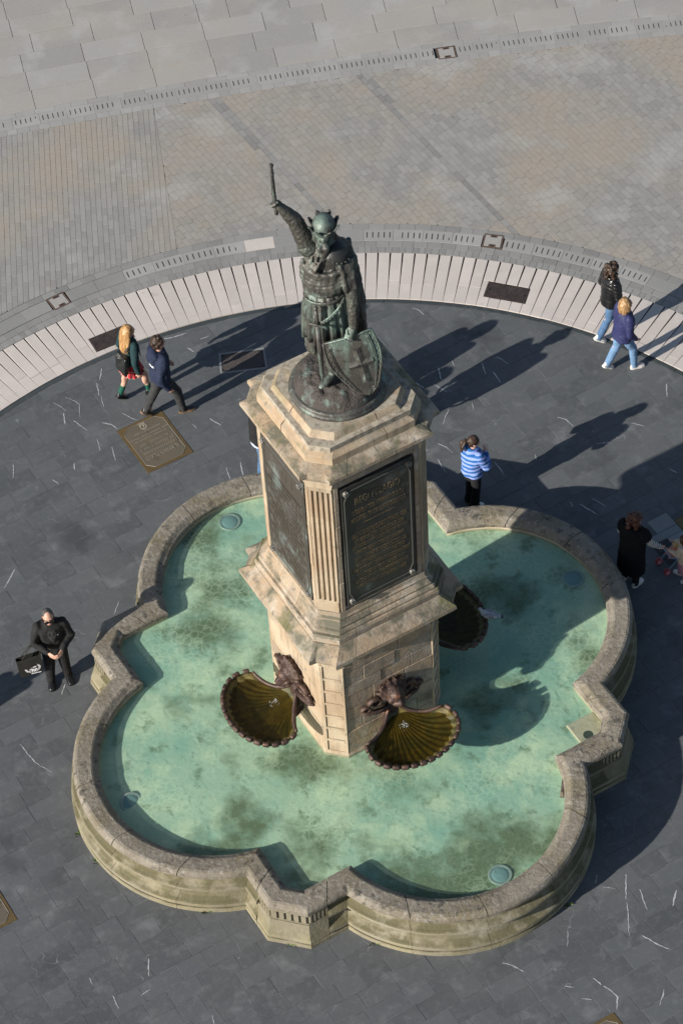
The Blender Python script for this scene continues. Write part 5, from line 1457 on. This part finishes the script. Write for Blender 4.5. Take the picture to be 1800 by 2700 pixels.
def shoes(m, sole=M_sole, sc_=1., ankle=0., sock=None):
    def go(body, J):
        H = J['H']
        for sd, s in (('L', 1), ('R', -1)):
            a = J['ank' + sd]; pm = Matrix.Rotation(J['pitch' + sd], 3, 'Y'); tv = Matrix.Rotation(s * .12, 3, 'Z')
            base = Vector((a.x, a.y, a.z - .046 * H))
            q = lambda x, y, z: base + Vector((0, 0, .046 * H)) + tv @ (pm @ (Vector((x, y, z - .046)) * H))
            hs_ = [(-.034, .018, .030), (-.01, .024, .040), (.03, .025, .034), (.07, .029, .024), (.10, .024, .018), (.113, .012, .012)]
            rg = [[q(x, w_ * sc_ * math.cos(t), .012 + (h * (.5 + .5 * math.sin(t)))) for t in [2 * math.pi * i / 14 for i in range(14)]] for x, w_, h in hs_]
            pr = [loft_vf(rg)] + [ell_vf(q(-.012, 0, .045), (.026 * H, .022 * H, .028 * H))]
            if ankle: pr += cap_parts(q(-.008, 0, .05), a + (J['knee' + sd] - a) * ankle, .026 * H, .028 * H)
            sh = blob('shoe', pr, .0085, m, body, 1)
            rg = [[q(x, w_ * 1.12 * sc_ * math.cos(t), z) for x, w_ in ()] for t, z in ()]
            ol = [(x, w_ * 1.10 * sc_) for x, w_, _ in hs_]
            ring = [(x, w_) for x, w_ in ol] + [(x, -w_) for x, w_ in ol[::-1]]
            ring = [(-.040, .008)] + ring + [(-.040, -.008)]
            mesh_obj('sole', *loft_vf([[q(x, w_, z) for x, w_ in ring] for z in (.0, .017)]), sole, sh)
            if sock: blob('sock', cap_parts(a + Vector((0, 0, .01 * H)), a.lerp(J['knee' + sd], .36), .027 * H, .030 * H), .009, sock, body, 1)
    return go
def trousers(m, flare=0., loose=1., top=.60, len_=1.03):
    def go(body, J):
        H = J['H']; pr = [torso_rings(J, [(.465, .055 * loose, .075), (.50, .068 * loose, .090), (.54, .068 * loose, .092), (top, .058, .08)])]
        for sd in 'LR':
            k, a = J['knee' + sd], J['ank' + sd]; e = k.lerp(a, len_)
            pr += cap_parts(J['hip' + sd], k, .060 * H * loose, .045 * H * loose) + cap_parts(k, e, .045 * H * loose, (.034 + flare * .55) * H)
            if flare: pr.append(loft_vf([ering(k.lerp(a, .5), .036 * H, .036 * H), ering(e, (.033 + flare) * H, (.033 + flare) * H), ering(e - Vector((0, 0, .02 * H)), (.033 + flare) * H, (.033 + flare) * H)]))
        blob('trousers', pr, .012, m, body, 2, lambda c, n_: nz3((c.x, c.y, c.z * .8), 14, .006) + nz3((c.x * .6, c.y * .6, c.z * 2.2), 13, .005))
    return go
def top(name, m, hem=.50, loose=1., sleeve=1.0, sl=None, puff=0., collar=None, hood=None, cuffs=True, quilt=0., hemr=1., fold=.010, slv_m=None, body_fn=None):
    def go(body, J):
        H = J['H']; L_ = loose
        pr = [torso_rings(J, [(hem, .074 * L_ * hemr, .096 * L_ * hemr), (hem + .02, .078 * L_ * hemr, .1 * L_ * hemr), (.60, .074 * L_, .094 * L_), (.70, .075 * L_, .100 * L_), (.77, .068 * L_, .112 * L_), (.805, .058 * L_, .105 * L_), (.83, .042 * L_, .062), (.848, .036, .040)])]
        slv = []; q_ = sl or L_
        for sd in 'LR':
            w2 = J['el' + sd].lerp(J['wr' + sd], sleeve)
            slv += cap_parts(J['sh' + sd], J['el' + sd], .042 * H * q_, .034 * H * q_) + cap_parts(J['el' + sd], w2, .034 * H * q_, .026 * H * q_)
        if collar: pr.append(loft_vf([ering(J['neck'] + Vector((0, 0, z * H)), r * H, r * H * 1.05) for z, r in ((-.03, .06), (.0, .052), (.02, .048))]))
        if hood:
            c = J['neck'] + Vector((-.055 * H, 0, -.015 * H))
            pr += [ell_vf(c, (.05 * H, .092 * H, .042 * H), Matrix.Rotation(-.5, 3, 'Y')), ell_vf(c + Vector((-.022 * H, 0, -.045 * H)), (.036 * H, .07 * H, .06 * H)),
                   tube_vf([J['neck'] + Vector((.05 * math.cos(a) * H, .066 * math.sin(a) * H, (-.008 + .012 * math.cos(a + math.pi)) * H)) for a in [R(q) for q in range(-150, 151, 20)]], [.018 * H] * 16, 8)]
        def dsp(c, n_):
            o = nz3((c.x, c.y, c.z * .7), 10, fold) + nz3((c.x * .7, c.y * .7, c.z * 1.8), 17, fold * .6)
            if puff: o += puff * (abs(math.sin(c.z * math.pi / (.045 * H))) ** .6 - .6)
            if quilt: o += quilt * (max(abs(math.sin((c.z + c.y) * 42)), abs(math.sin((c.z - c.y) * 42))) - .8)
            return o
        if slv_m:
            for sd in 'LR': pr += cap_parts(J['sh' + sd], J['sh' + sd].lerp(J['el' + sd], .34), .047 * H * L_, .044 * H * L_)
            slv = []
            for sd in 'LR': slv += cap_parts(J['sh' + sd].lerp(J['el' + sd], .3), J['el' + sd], .038 * H, .034 * H) + cap_parts(J['el' + sd], J['wr' + sd].lerp(J['el' + sd], .05), .034 * H, .026 * H)
            g = blob(name, pr, .0115, m, body, 2, dsp); blob('sleeves', slv, .0115, slv_m, body, 2, dsp)
        else: g = blob(name, pr + slv, .0115, m, body, 2, dsp)
        if body_fn: body_fn(g, J)
    return go
def skirt(m, hem=.36):
    def go(body, J):
        H = J['H']; pl = lambda t: 1 + .05 * math.cos(16 * t)
        rg = [ering((0, 0, z * H), rx * H, ry * H, 96, pl if i else None) for i, (z, rx, ry) in enumerate(((.60, .062, .08), (.53, .075, .097), (.46, .092, .115), (hem, .115, .135), (hem + .004, .105, .125), (.5, .07, .09)))]
        mesh_obj('skirt', *loft_vf(rg), m, body, False)
    return go
def hair(m, kind):
    def go(body, J):
        H = J['H']; hd, hm = J['head'], J['hm']; rr = random.Random(hash(kind) % 99 + 3)
        Q = lambda x, y, z: hd + hm @ (Vector((x, y, z)) * H)
        E = lambda c, r: ell_vf(Q(*c), [q * H for q in r], hm, 16, 10)
        pr = [E((-.010, 0, .020), (.058, .0525, .057)), E((-.022, 0, -.004), (.044, .050, .055))]
        if kind == 'long':
            for i in range(26):
                a = R(100 + 160 * i / 25 + rr.uniform(-4, 4)); c_, s_ = math.cos(a), math.sin(a); ln = rr.uniform(.20, .255)
                w1, w2 = rr.uniform(-.012, .012), rr.uniform(-.018, .018)
                pr.append(tube_vf([Q(c_ * .035, s_ * .042, .05), Q(c_ * .060 - .004, s_ * .056, .01), Q(c_ * .066 - .012, s_ * .064 + w1, -.06), Q(c_ * .070 - .018 + w2, s_ * .068 + w2, -.06 - ln * .5), Q(c_ * .060 - .018, s_ * .058 - w1, -.05 - ln)], [v_ * H for v_ in (.014, .017, .018, .017, .006)], 7))
            dsp = lambda c, n_: nz3((c.x, c.y, c.z * .25), 55, .005) + nz3(c, 20, .004)
        elif kind in ('curly', 'bush'):
            n_c = 46
            for i in range(n_c):
                a = rr.uniform(0, 6.28); z = rr.uniform(-.13 if kind == 'curly' else -.05, .075); c_, s_ = math.cos(a), math.sin(a)
                if c_ > .45 and z < .03: continue
                k = .060 - max(0, z - .03) * .7
                pr.append(E((c_ * k - .008, s_ * k * .98, z), (rr.uniform(.017, .026),) * 3))
            dsp = lambda c, n_: nz3(c, 40, .012) + nz3(c, 85, .006)
        elif kind == 'bob':
            for i in range(24):
                a = R(75 + 210 * i / 23); c_, s_ = math.cos(a), math.sin(a)
                pr.append(tube_vf([Q(c_ * .035, s_ * .040, .052), Q(c_ * .060 - .004, s_ * .055, .012), Q(c_ * .062 - .004, s_ * .058, -.04), Q(c_ * .056 - .01, s_ * .050, -.085 - rr.uniform(0, .03))], [v_ * H for v_ in (.014, .016, .017, .007)], 7))
            dsp = lambda c, n_: nz3((c.x, c.y, c.z * .3), 60, .005)
        elif kind in ('pony', 'bigpony'):
            b = 1. if kind == 'pony' else 1.35
            pr += [E((-.066, 0, .006), (.018, .022, .018))]
            for i in range(16):
                w1, w2, w3 = rr.uniform(-.02, .02) * b, rr.uniform(-.035, .035) * b, rr.uniform(-.02, .02)
                pr.append(tube_vf([Q(-.06, 0, .008), Q(-.09, w1, .0 + w3 * .5), Q(-.105 - abs(w1) * .4, w2, -.05 * b + w3), Q(-.095, w2 * .9, -.11 * b + w3)], [v_ * H * b for v_ in (.012, .015, .016, .007)], 7))
            dsp = lambda c, n_: nz3(c, 36, .007) + nz3(c, 80, .004)
        elif kind == 'short':
            for i in range(40):
                a = rr.uniform(0, 6.28); z = rr.uniform(.0, .075); c_, s_ = math.cos(a), math.sin(a); k = .052 - max(0, z - .03) * .75
                if c_ > .6 and z < .035: continue
                pr.append(E((c_ * k - .010, s_ * k * .95, z), (rr.uniform(.012, .019),) * 3))
            dsp = lambda c, n_: nz3(c, 50, .008)
        else:                                  # cropped
            pr = [E((-.010, 0, .020), (.0540, .0480, .0505)), E((-.020, 0, .0), (.044, .0475, .046))]
            dsp = lambda c, n_: nz3(c, 90, .002)
        blob('hair', pr, .0085, m, body, 1, dsp)
    return go
def decal(target, origin, du, dv, direction, polys, m, name, parent, off=.004):
    """flat print wrapped on a garment: polys in (u,v) metres, cast along direction onto the mesh"""
    bvh = BVHTree.FromPolygons([v.co for v in target.data.vertices], [p.vertices for p in target.data.polygons])
    o = Vector(origin); du, dv, d = Vector(du), Vector(dv), Vector(direction).normalized(); vs = []; fs = []
    for p in polys:
        # subdivide every strip finely along its length
        idx = []
        for (u, w_) in p:
            st_ = o + du * u + dv * w_ - d * .5
            hit = bvh.ray_cast(st_, d)
            q = hit[0] - d * off if hit[0] else o + du * u + dv * w_
            vs.append(q); idx.append(len(vs) - 1)
        fs.append(tuple(idx))
    return mesh_obj(name, vs, fs, m, parent)
def strip(pts, wd):
    o = []
    for (a, b) in zip(pts, pts[1:]):
        d = Vector((b[0] - a[0], b[1] - a[1])); n_ = Vector((-d.y, d.x)).normalized() * wd / 2
        for k in range(4):
            p, q = Vector(a) + d * (k / 4), Vector(a) + d * ((k + 1) / 4)
            o.append([tuple(p - n_), tuple(q - n_), tuple(q + n_), tuple(p + n_)])
    return o
M_print = mat('white_print', (.72, .72, .72), rough=.8)

# --- girl with long blonde hair
def girl_bag(body, J):
    H = J['H']; c = Vector((-.115 * H, -.035 * H, .60 * H))
    pr = [loft_vf([[c + Vector((x_ + sx * tx, y_, z)) for x_, y_ in ((-.045, -.14), (.045, -.13), (.05, .13), (-.045, .14))] for z, sx, tx in ((-.20, 0, 0), (-.12, 0, 0), (.06, .02, 1), (.15, .05, 1))])]
    bag = blob('shoulder_bag', pr, .012, mat('black_shiny', (.012, .014, .014), rough=.25, bump=(14., .8, .03)), body, 4, lambda p, n_: nz3(p, 9, .022))
    mesh_obj('strap', *tube_vf([c + Vector((.02, -.11, .12)), Vector((-.09 * H, -.08 * H, .76 * H)), Vector((-.0, -.085 * H, .845 * H)), Vector((.075 * H, -.07 * H, .74 * H)), Vector((.07 * H, -.09 * H, .62 * H))], [(.018, .004)] * 5, 6, flat=(0, 1, 0)), bpy.data.materials['black_shiny'], bag, True)
M_plaid = cloth('red_plaid', (.40, .018, .022), None, .9, [dict(kind='bands', ax=1, p=.055, duty=.78, c=(.02, .03, .05), a=.85), dict(kind='bands', ax=2, p=.055, duty=.8, c=(.02, .03, .05), a=.75), dict(kind='bands', ax=1, p=.11, duty=.95, c=(.7, .6, .5), a=.8), dict(kind='bands', ax=2, p=.11, duty=.95, c=(.7, .6, .5), a=.7)])
J = skel(1.66, .135, 'R', .05, .045, {'L': ((-.03, .045, -.165), (.06, .02, -.14)), 'R': ((-.05, -.05, -.16), (.02, -.01, -.15))}, head_yaw=-.15)
person('girl with long blonde hair in green sweater and red plaid skirt', (-3.28, 6.62, 0), R(33), 1.66, J, [
    top('sweater', cloth('bottle_green_knit', (.010, .032, .036), (.014, .042, .045)), .535, 1.06, .96), skirt(M_plaid, .395), shoes(M_blackshoe, M_blackshoe, 1., 0., cloth('green_sock', (.008, .075, .05))), hair(H_blond, 'long'), girl_bag], legs_bare=True)
# --- boy in the hoodie
def hood_print(g, J):
    H = J['H']; o = (-.12 * H, 0, .70 * H)
    ps = strip([(-.115, .045), (-.08, .005), (-.02, -.005), (-.006, -.012)], .03) + strip([(.006, -.006), (.05, -.012), (.10, .012)], .03)
    ps += strip([(-.02 + .026 * math.cos(a), -.05 + .022 * math.sin(a)) for a in [i * math.pi / 5 for i in range(9)]], .009)
    decal(g, o, (0, -1, 0), (0, 0, 1), (1, 0, 0), ps, M_print, 'print', g)
J = skel(1.80, .155, 'R', .05, .05, {'R': ((-.075, -.055, -.16), (.07, .0, -.155)), 'L': ((.0, .05, -.165), (.10, -.01, -.12))}, head_yaw=.1)
person('boy with short dark hair in navy hoodie and grey trousers walking right', (-2.80, 6.20, 0), R(24), 1.80, J, [
    top('hoodie', cloth('navy_fleece', (.012, .018, .042), (.018, .025, .055)), .475, 1.17, .97, hood=True, fold=.013, body_fn=hood_print), trousers(M_charcoal, 0., 1.05), shoes(M_blackshoe, mat('brown_sole', (.16, .10, .06), rough=.8), 1.05, .15), hair(H_dark, 'short')])
# --- curly haired woman in a puffer jacket
J = skel(1.66, .125, 'L', .03, .045, {'L': ((-.02, .045, -.17), (.07, -.02, -.12)), 'R': ((.01, -.045, -.17), (.10, .03, -.10))}, head_yaw=-.1)
person('woman with dark curly hair in shiny black puffer jacket and jeans', (4.50, 7.28, 0), R(22), 1.66, J, [
    top('puffer_jacket', mat('shiny_black_puffer', (.010, .010, .011), rough=.22, bump=(30., .4, .01)), .475, 1.10, .98, puff=.016, collar=True, fold=.008), trousers(M_denim, 0., .96), shoes(M_white), hair(H_dark, 'curly')])
# --- blonde woman in a quilted jacket
J = skel(1.62, .125, 'R', .06, .05, {'L': ((.0, .05, -.165), (.10, -.03, -.09)), 'R': ((-.02, -.05, -.165), (.08, .02, -.11))}, head_yaw=-.1)
person('woman with short blonde hair in navy quilted jacket and pale jeans', (4.62, 6.53, 0), R(22), 1.62, J, [
    top('quilted_jacket', cloth('navy_quilt', (.020, .024, .080), (.028, .032, .10), .6), .475, 1.20, .95, collar=True, quilt=.005, hemr=1.06), trousers(M_denim_l, 0., .98), shoes(cloth('pinkish_white', (.62, .54, .52), (.5, .42, .4), .7)), hair(H_dkblond, 'bob')])
# --- woman in the striped sweater
M_stripe = cloth('blue_stripes', (.21, .28, .60), (.24, .32, .64), .9, [dict(kind='bands', ax=2, p=.088, duty=.52, c=(.018, .10, .30), wob=.05, ns=4., sl=.32, a=1.)])
J = skel(1.60, .02, 'L', .04, .055, {'L': ((.045, .045, -.16), (.075, -.11, .03)), 'R': ((.05, -.045, -.16), (.085, .11, .05))}, head_yaw=-.5, head_pitch=.25)
person('woman with dark ponytail in blue striped sweater standing by the back of the basin', (1.99, 3.86, 0), R(38), 1.60, J, [
    top('striped_sweater', M_stripe, .50, 1.20, .95, collar=True, fold=.014), trousers(M_black, .022, 1.02), shoes(M_white), hair(H_dark, 'pony')])
# --- man in black with sunglasses, phone and tote bag
def man_extra(body, J):
    H = J['H']; hd, hm = J['head'], J['hm']
    Q = lambda x, y, z: hd + hm @ (Vector((x, y, z)) * H)
    M_lens = mat('dark_lens', (.006, .006, .007), rough=.1)
    gl = mesh_obj('sunglasses', *tube_vf([Q(-.012, .049, .006), Q(.03, .046, .008), Q(.066, .024, .004), Q(.0715, 0, .004), Q(.066, -.024, .004), Q(.03, -.046, .008), Q(-.012, -.049, .006)], [.0035 * H] * 7, 6), M_lens, body, True)
    for s in (-1, 1): mesh_obj('lens', *ell_vf(Q(.066, s * .0215, -.003), (.006 * H, .020 * H, .0145 * H), hm, 12, 8), M_lens, gl, True)
    # lapels and shirt front
    mid = (J['wrL'] + J['wrR']) / 2 + Vector((.075 * 1, 0, .01))
    v, f = box_vf(mid, Vector((.55, 0, .83)), Y, Vector((-.83, 0, .55)), .07, .036, .004, .002)
    ph = mesh_obj('smartphone', v, f, mat('phone_glass', (.01, .01, .012), rough=.12)); ph.location = body.location; ph.rotation_euler = body.rotation_euler
    tag(ph, 'dark smartphone in the hands of the man in black', 'smartphone')
J = skel(1.74, .02, 'R', .11, .075, {'L': ((.03, .055, -.165), (.125, -.10, -.025)), 'R': ((.03, -.055, -.165), (.125, .10, -.03))}, head_pitch=-.04)
J['ankL'].x += .05; J['hm'] = J['hm'] @ Matrix.Scale(1.04, 3)
def jacket_front(g, J):
    H = J['H']; o = (.13 * H, 0, .68 * H)
    ps = strip([(.0, .20), (.0, .05), (.0, -.10)], .045) + strip([(.03, .21), (.055, .13), (.012, -.02)], .03) + strip([(-.03, .21), (-.055, .13), (-.012, -.02)], .03)
    decal(g, o, (0, 1, 0), (0, 0, 1), (-1, 0, 0), ps, cloth('satin_lapel', (.035, .035, .036)), 'lapel', g, .006)
    decal(g, o, (0, 1, 0), (0, 0, 1), (-1, 0, 0), [[(.085 + .011 * math.cos(a), .10 + .011 * math.sin(a)) for a in [i * math.pi / 4 for i in range(8)]]], M_print, 'badge', g, .008)
man_loc, man_rot = Vector((-4.45, 1.02, 0)), R(-78)
person('man in black suit and sunglasses looking down at a phone', man_loc, man_rot, 1.74, J, [
    top('suit_jacket', cloth('black_suit', (.013, .013, .013), (.018, .018, .018)), .44, 1.24, .95, 1.02, hemr=1.08, fold=.016, body_fn=jacket_front), trousers(M_black, .004, 1.12, len_=1.10), shoes(M_blackshoe, M_blackshoe, 1.05), hair(H_grey, 'cropped'), man_extra], curl=.75, hand_g={'L': (.2, -.9, -.3), 'R': (.2, .9, -.3)})
tb = thing('tote_bag', 'black tote bag with white round print hanging from the arm of the man in black', 'tote bag', man_loc, man_rot)
M_tote = cloth('tote_canvas', (.018, .017, .014), (.024, .023, .02), .9)
bw, bh, x0, y0, z0 = .185, .40, .14, -.40, .47
rg = []
for z, e, tk in ((0, .90, .035), (.2, .97, .05), (.36, 1.0, .045), (.40, 1.02, .04), (.40, 1.0, .034), (.1, .93, .03)):
    rg.append([Vector((x0 + tx * tk, y0 + ty * bw * e, z0 + z + .03 * ty)) for tx, ty in ((-1, -1), (0, -1.02), (1, -1), (1.15, 0), (1, 1), (0, 1.02), (-1, 1), (-1.15, 0))])
tbm = mesh_obj('bag', *loft_vf(rg), M_tote, tb)
for s in (-1, 1):
    mesh_obj('handle', *tube_vf([(x0 + s * .035, y0 - .10, z0 + .39), (x0 + s * .02, y0 + .02, z0 + .58), (x0 + s * .01, y0 + .10, z0 + .66), (x0 + s * .02, y0 + .12, z0 + .56), (x0 + s * .035, y0 + .12, z0 + .40)], [(.014, .003)] * 5, 6, flat=(1, 0, 0)), M_tote, tb, True)
mb = MB()
for i in range(26):
    a = i / 26 * 2 * math.pi
    if .9 < a < 2.2 and i % 2: continue
    mb.add(*box_vf((x0 + .0515, y0 + .03 + .105 * math.cos(a), z0 + .16 + .085 * math.sin(a)), Vector((0, math.cos(a), math.sin(a))), Vector((0, -math.sin(a), math.cos(a))), X, .016, .006, .0012))
for yy, zz, ww in ((-.025, .20, .02), (.03, .205, .026), (-.02, .155, .03), (.045, .15, .022), (.015, .13, .035)):
    mb.add(*box_vf((x0 + .0535, y0 + .03 + yy, z0 + zz - .02), Y, Z, X, ww, .012, .0012))
mb.add(*box_vf((x0 + .0515, y0 + .07, z0 + .035), Y, Z, X, .075, .008, .0012))
mb.build('print', M_print, tb)
# --- woman in the long black gilet
M_zebra = cloth('striped_shirt', (.60, .58, .56), None, .9, [dict(kind='bands', ax=2, p=.030, duty=.5, c=(.015, .015, .017), wob=.03, ns=9., sl=.25)])
J = skel(1.56, .015, 'L', .04, .07, {'L': ((.03, .06, -.165), (.10, -.03, -.10)), 'R': ((.055, -.065, -.155), (.10, -.045, -.115))}, head_yaw=-.45, head_pitch=.3)
person('woman with auburn hair in long black padded gilet, striped sleeves', (4.27, 2.13, 0), R(50), 1.56, J, [
    top('long_gilet', cloth('black_gilet', (.006, .006, .007), (.008, .008, .009), .9, spec=.15),   .215, 1.42, .95, puff=.004, hemr=1.05, collar=True, hood=True, slv_m=M_zebra), trousers(M_black, 0., 1.05), shoes(M_white), hair(H_auburn, 'curly')])
# --- small child and doll's pushchair at the right edge
ch_loc, ch_rot = Vector((5.08, 2.12, 0)), R(148)
J = skel(1.00, .08, 'R', .10, .06, {'L': ((.05, .02, -.13), (.13, -.02, .0)), 'R': ((.05, -.02, -.13), (.13, .02, .0))}, head_pitch=.3)
J['head'] = J['head'] + Vector((.0, 0, .01))
person('small child in cream coat and pink trousers pushing a doll pushchair', ch_loc, ch_rot, 1.0, J, [
    top('coat', cloth('cream_coat', (.44, .36, .28), (.5, .42, .33)), .46, 1.30, .97, collar=True), trousers(cloth('pink_trousers', (.42, .20, .25), (.5, .27, .31)), .01, 1.15), shoes(M_white, M_sole, 1.2), hair(H_brown, 'bob')])
pc = thing('doll_pushchair', 'toy pushchair with small red wheels in front of the small child', 'toy pushchair', (4.97, 2.42, 0), R(205), None)
M_fr = mat('pale_blue_tube', (.20, .32, .42), rough=.4); M_red = mat('red_plastic', (.42, .07, .06), rough=.45); M_pk = cloth('pink_fabric', (.42, .24, .34), (.5, .3, .4))
for s in (-1, 1):
    mesh_obj('frame_tube', *tube_vf([(.19, s * .12, .05), (.02, s * .12, .25), (-.20, s * .12, .50), (-.27, s * .12, .52)], [.0095] * 4, 7), M_fr, pc, True)
    mesh_obj('frame_tube', *tube_vf([(-.17, s * .12, .05), (.0, s * .12, .24), (.14, s * .12, .36)], [.0095] * 3, 7), M_fr, pc, True)
    for x_ in (.19, -.17):
        for e in (-.02, .02):
            wl = mesh_obj('wheel', *cyl_vf((x_, s * .12 + e - .007, .055), (x_, s * .12 + e + .007, .055), .055, .055, 18), M_red, pc)
            mesh_obj('hub', *cyl_vf((x_, s * .12 + e - .009, .055), (x_, s * .12 + e + .009, .055), .032, .032, 12), M_pk, wl)
for x_, z in ((-.27, .52), (.14, .36), (.02, .25)): mesh_obj('cross_bar', *tube_vf([(x_, -.12, z), (x_, .12, z)], [.010, .010], 7), M_red if z > .4 else M_fr, pc, True)
blob('seat', [tube_vf([(.12, 0, .30), (.0, 0, .23), (-.10, 0, .30), (-.18, 0, .45)], [(.10, .014)] * 4, 10, flat=(0, 1, 0))], .01, M_pk, pc, 1)
dl = thing('doll', 'blonde toy doll in orange top sitting in the pushchair', 'doll', (4.985, 2.42, .29), R(205))
blob('body', [ell_vf((0, 0, .03), (.045, .055, .08))] + cap_parts((.02, .04, -.02), (.14, .05, .0), .025, .02) + cap_parts((.02, -.04, -.02), (.14, -.05, .0), .025, .02) + cap_parts((.0, .05, .07), (.07, .08, .02), .02, .016) + cap_parts((.0, -.05, .07), (.07, -.08, .02), .02, .016), .009, cloth('orange_top', (.62, .22, .12)), dl, 1)
blob('head', [ell_vf((.01, 0, .17), (.055, .052, .06)), ell_vf((.062, 0, .162), (.012, .01, .01))], .008, M_skin, dl, 1)
blob('hair', [ell_vf((-.008, 0, .185), (.062, .062, .062))] + [ell_vf((-.03 + .04 * math.cos(i), .06 * math.sin(i), .14), (.022, .022, .03)) for i in (1.9, 2.6, 3.3, 4.0, 4.5)], .008, mat('doll_hair', (.55, .36, .13), rough=.6, bump=(60., .6, .01)), dl, 1, lambda c, n_: nz3(c, 50, .006))
# --- people mostly hidden behind the monument, and one just outside the frame whose shadow falls in
def walker(label, loc, rot, H, tm, tr, hm_, hk, **k):
    J = skel(H, k.get('stride', .03), 'L', .03, .05)
    return person(label, loc, rot, H, J, [top('jacket', tm, .48, 1.12, .97, collar=True), trousers(tr), shoes(M_white), hair(hm_, hk)] + k.get('extra', []))
def shirt_tail(body, J):
    H = J['H']; blob('shirt', [torso_rings(J, [(.445, .080, .102), (.47, .082, .104), (.53, .078, .098)])], .012, cloth('blue_white_stripe', (.62, .66, .74), None, .9, [dict(kind='bands', ax=2, p=.026, duty=.6, c=(.12, .2, .45))]), body, 1)
walker('person in black jacket and jeans half hidden behind the left side of the pedestal', (-1.27, 4.80, 0), R(20), 1.72, M_black, M_denim, H_dark, 'bob', extra=[shirt_tail])
walker('person standing hidden behind the statue, a pale collar just showing', (-.32, 5.86, 0), R(200), 1.66, cloth('dusky_jacket', (.10, .06, .07), None), M_charcoal, H_brown, 'bob')
walker('tall person hidden behind the shield of the statue', (.50, 5.34, 0), R(210), 1.84, M_charcoal, M_denim, H_dark, 'short')
walker('person just outside the left edge whose shadow falls by the man in black', (-7.70, -.62, 0), R(60), 1.72, M_black, M_black, H_dark, 'bob')

# --- pigeon on the shaded shell
nE2, rE2 = face(1)
pg_ = thing('pigeon', 'grey pigeon perched on the rim of the shaded shell', 'pigeon', tuple(E2 * 2.03 + E1 * .40 + Z * 1.315), R(172))
M_pg = mat('pigeon_grey', (.30, .31, .34), [dict(s=20., lo=.45, hi=.6, c=(.42, .43, .46))], rough=.7); M_pgd = mat('pigeon_dark', (.035, .036, .045), rough=.5)
blob('body', [ell_vf((0, 0, .085), (.115, .058, .058), Matrix.Rotation(-.25, 3, 'Y')), ell_vf((.075, 0, .125), (.05, .042, .05))] + cap_parts((.085, 0, .14), (.115, 0, .19), .034, .026) + [ell_vf((.122, 0, .205), (.032, .026, .027)), tube_vf([(.145, 0, .203), (.172, 0, .195)], [.008, .003], 7), tube_vf([(-.09, 0, .075), (-.20, 0, .05)], [(.03, .014), (.036, .008)], 8, flat=(0, 1, 0))], .006, M_pg, pg_, 1)
for s in (-1, 1):
    blob('wing', [tube_vf([(.06, s * .05, .11), (-.03, s * .062, .10), (-.13, s * .035, .075)], [(.03, .012), (.045, .012), (.012, .006)], 10, flat=(0, 0, 1))], .006, M_pg, pg_, 1)
    for x_ in (-.02, -.055): mesh_obj('wing_bar', *tube_vf([(x_, s * .076, .13), (x_ - .015, s * .074, .075)], [.007, .006], 6), M_pgd, pg_)
    mesh_obj('leg', *tube_vf([(.0, s * .025, .05), (.01, s * .025, .0), (.04, s * .028, -.002)], [.006, .005, .004], 6), M_lips, pg_)
mesh_obj('tail_band', *tube_vf([(-.18, 0, .056), (-.215, 0, .046)], [(.037, .0105), (.037, .008)], 8, flat=(0, 1, 0)), M_pgd, pg_)
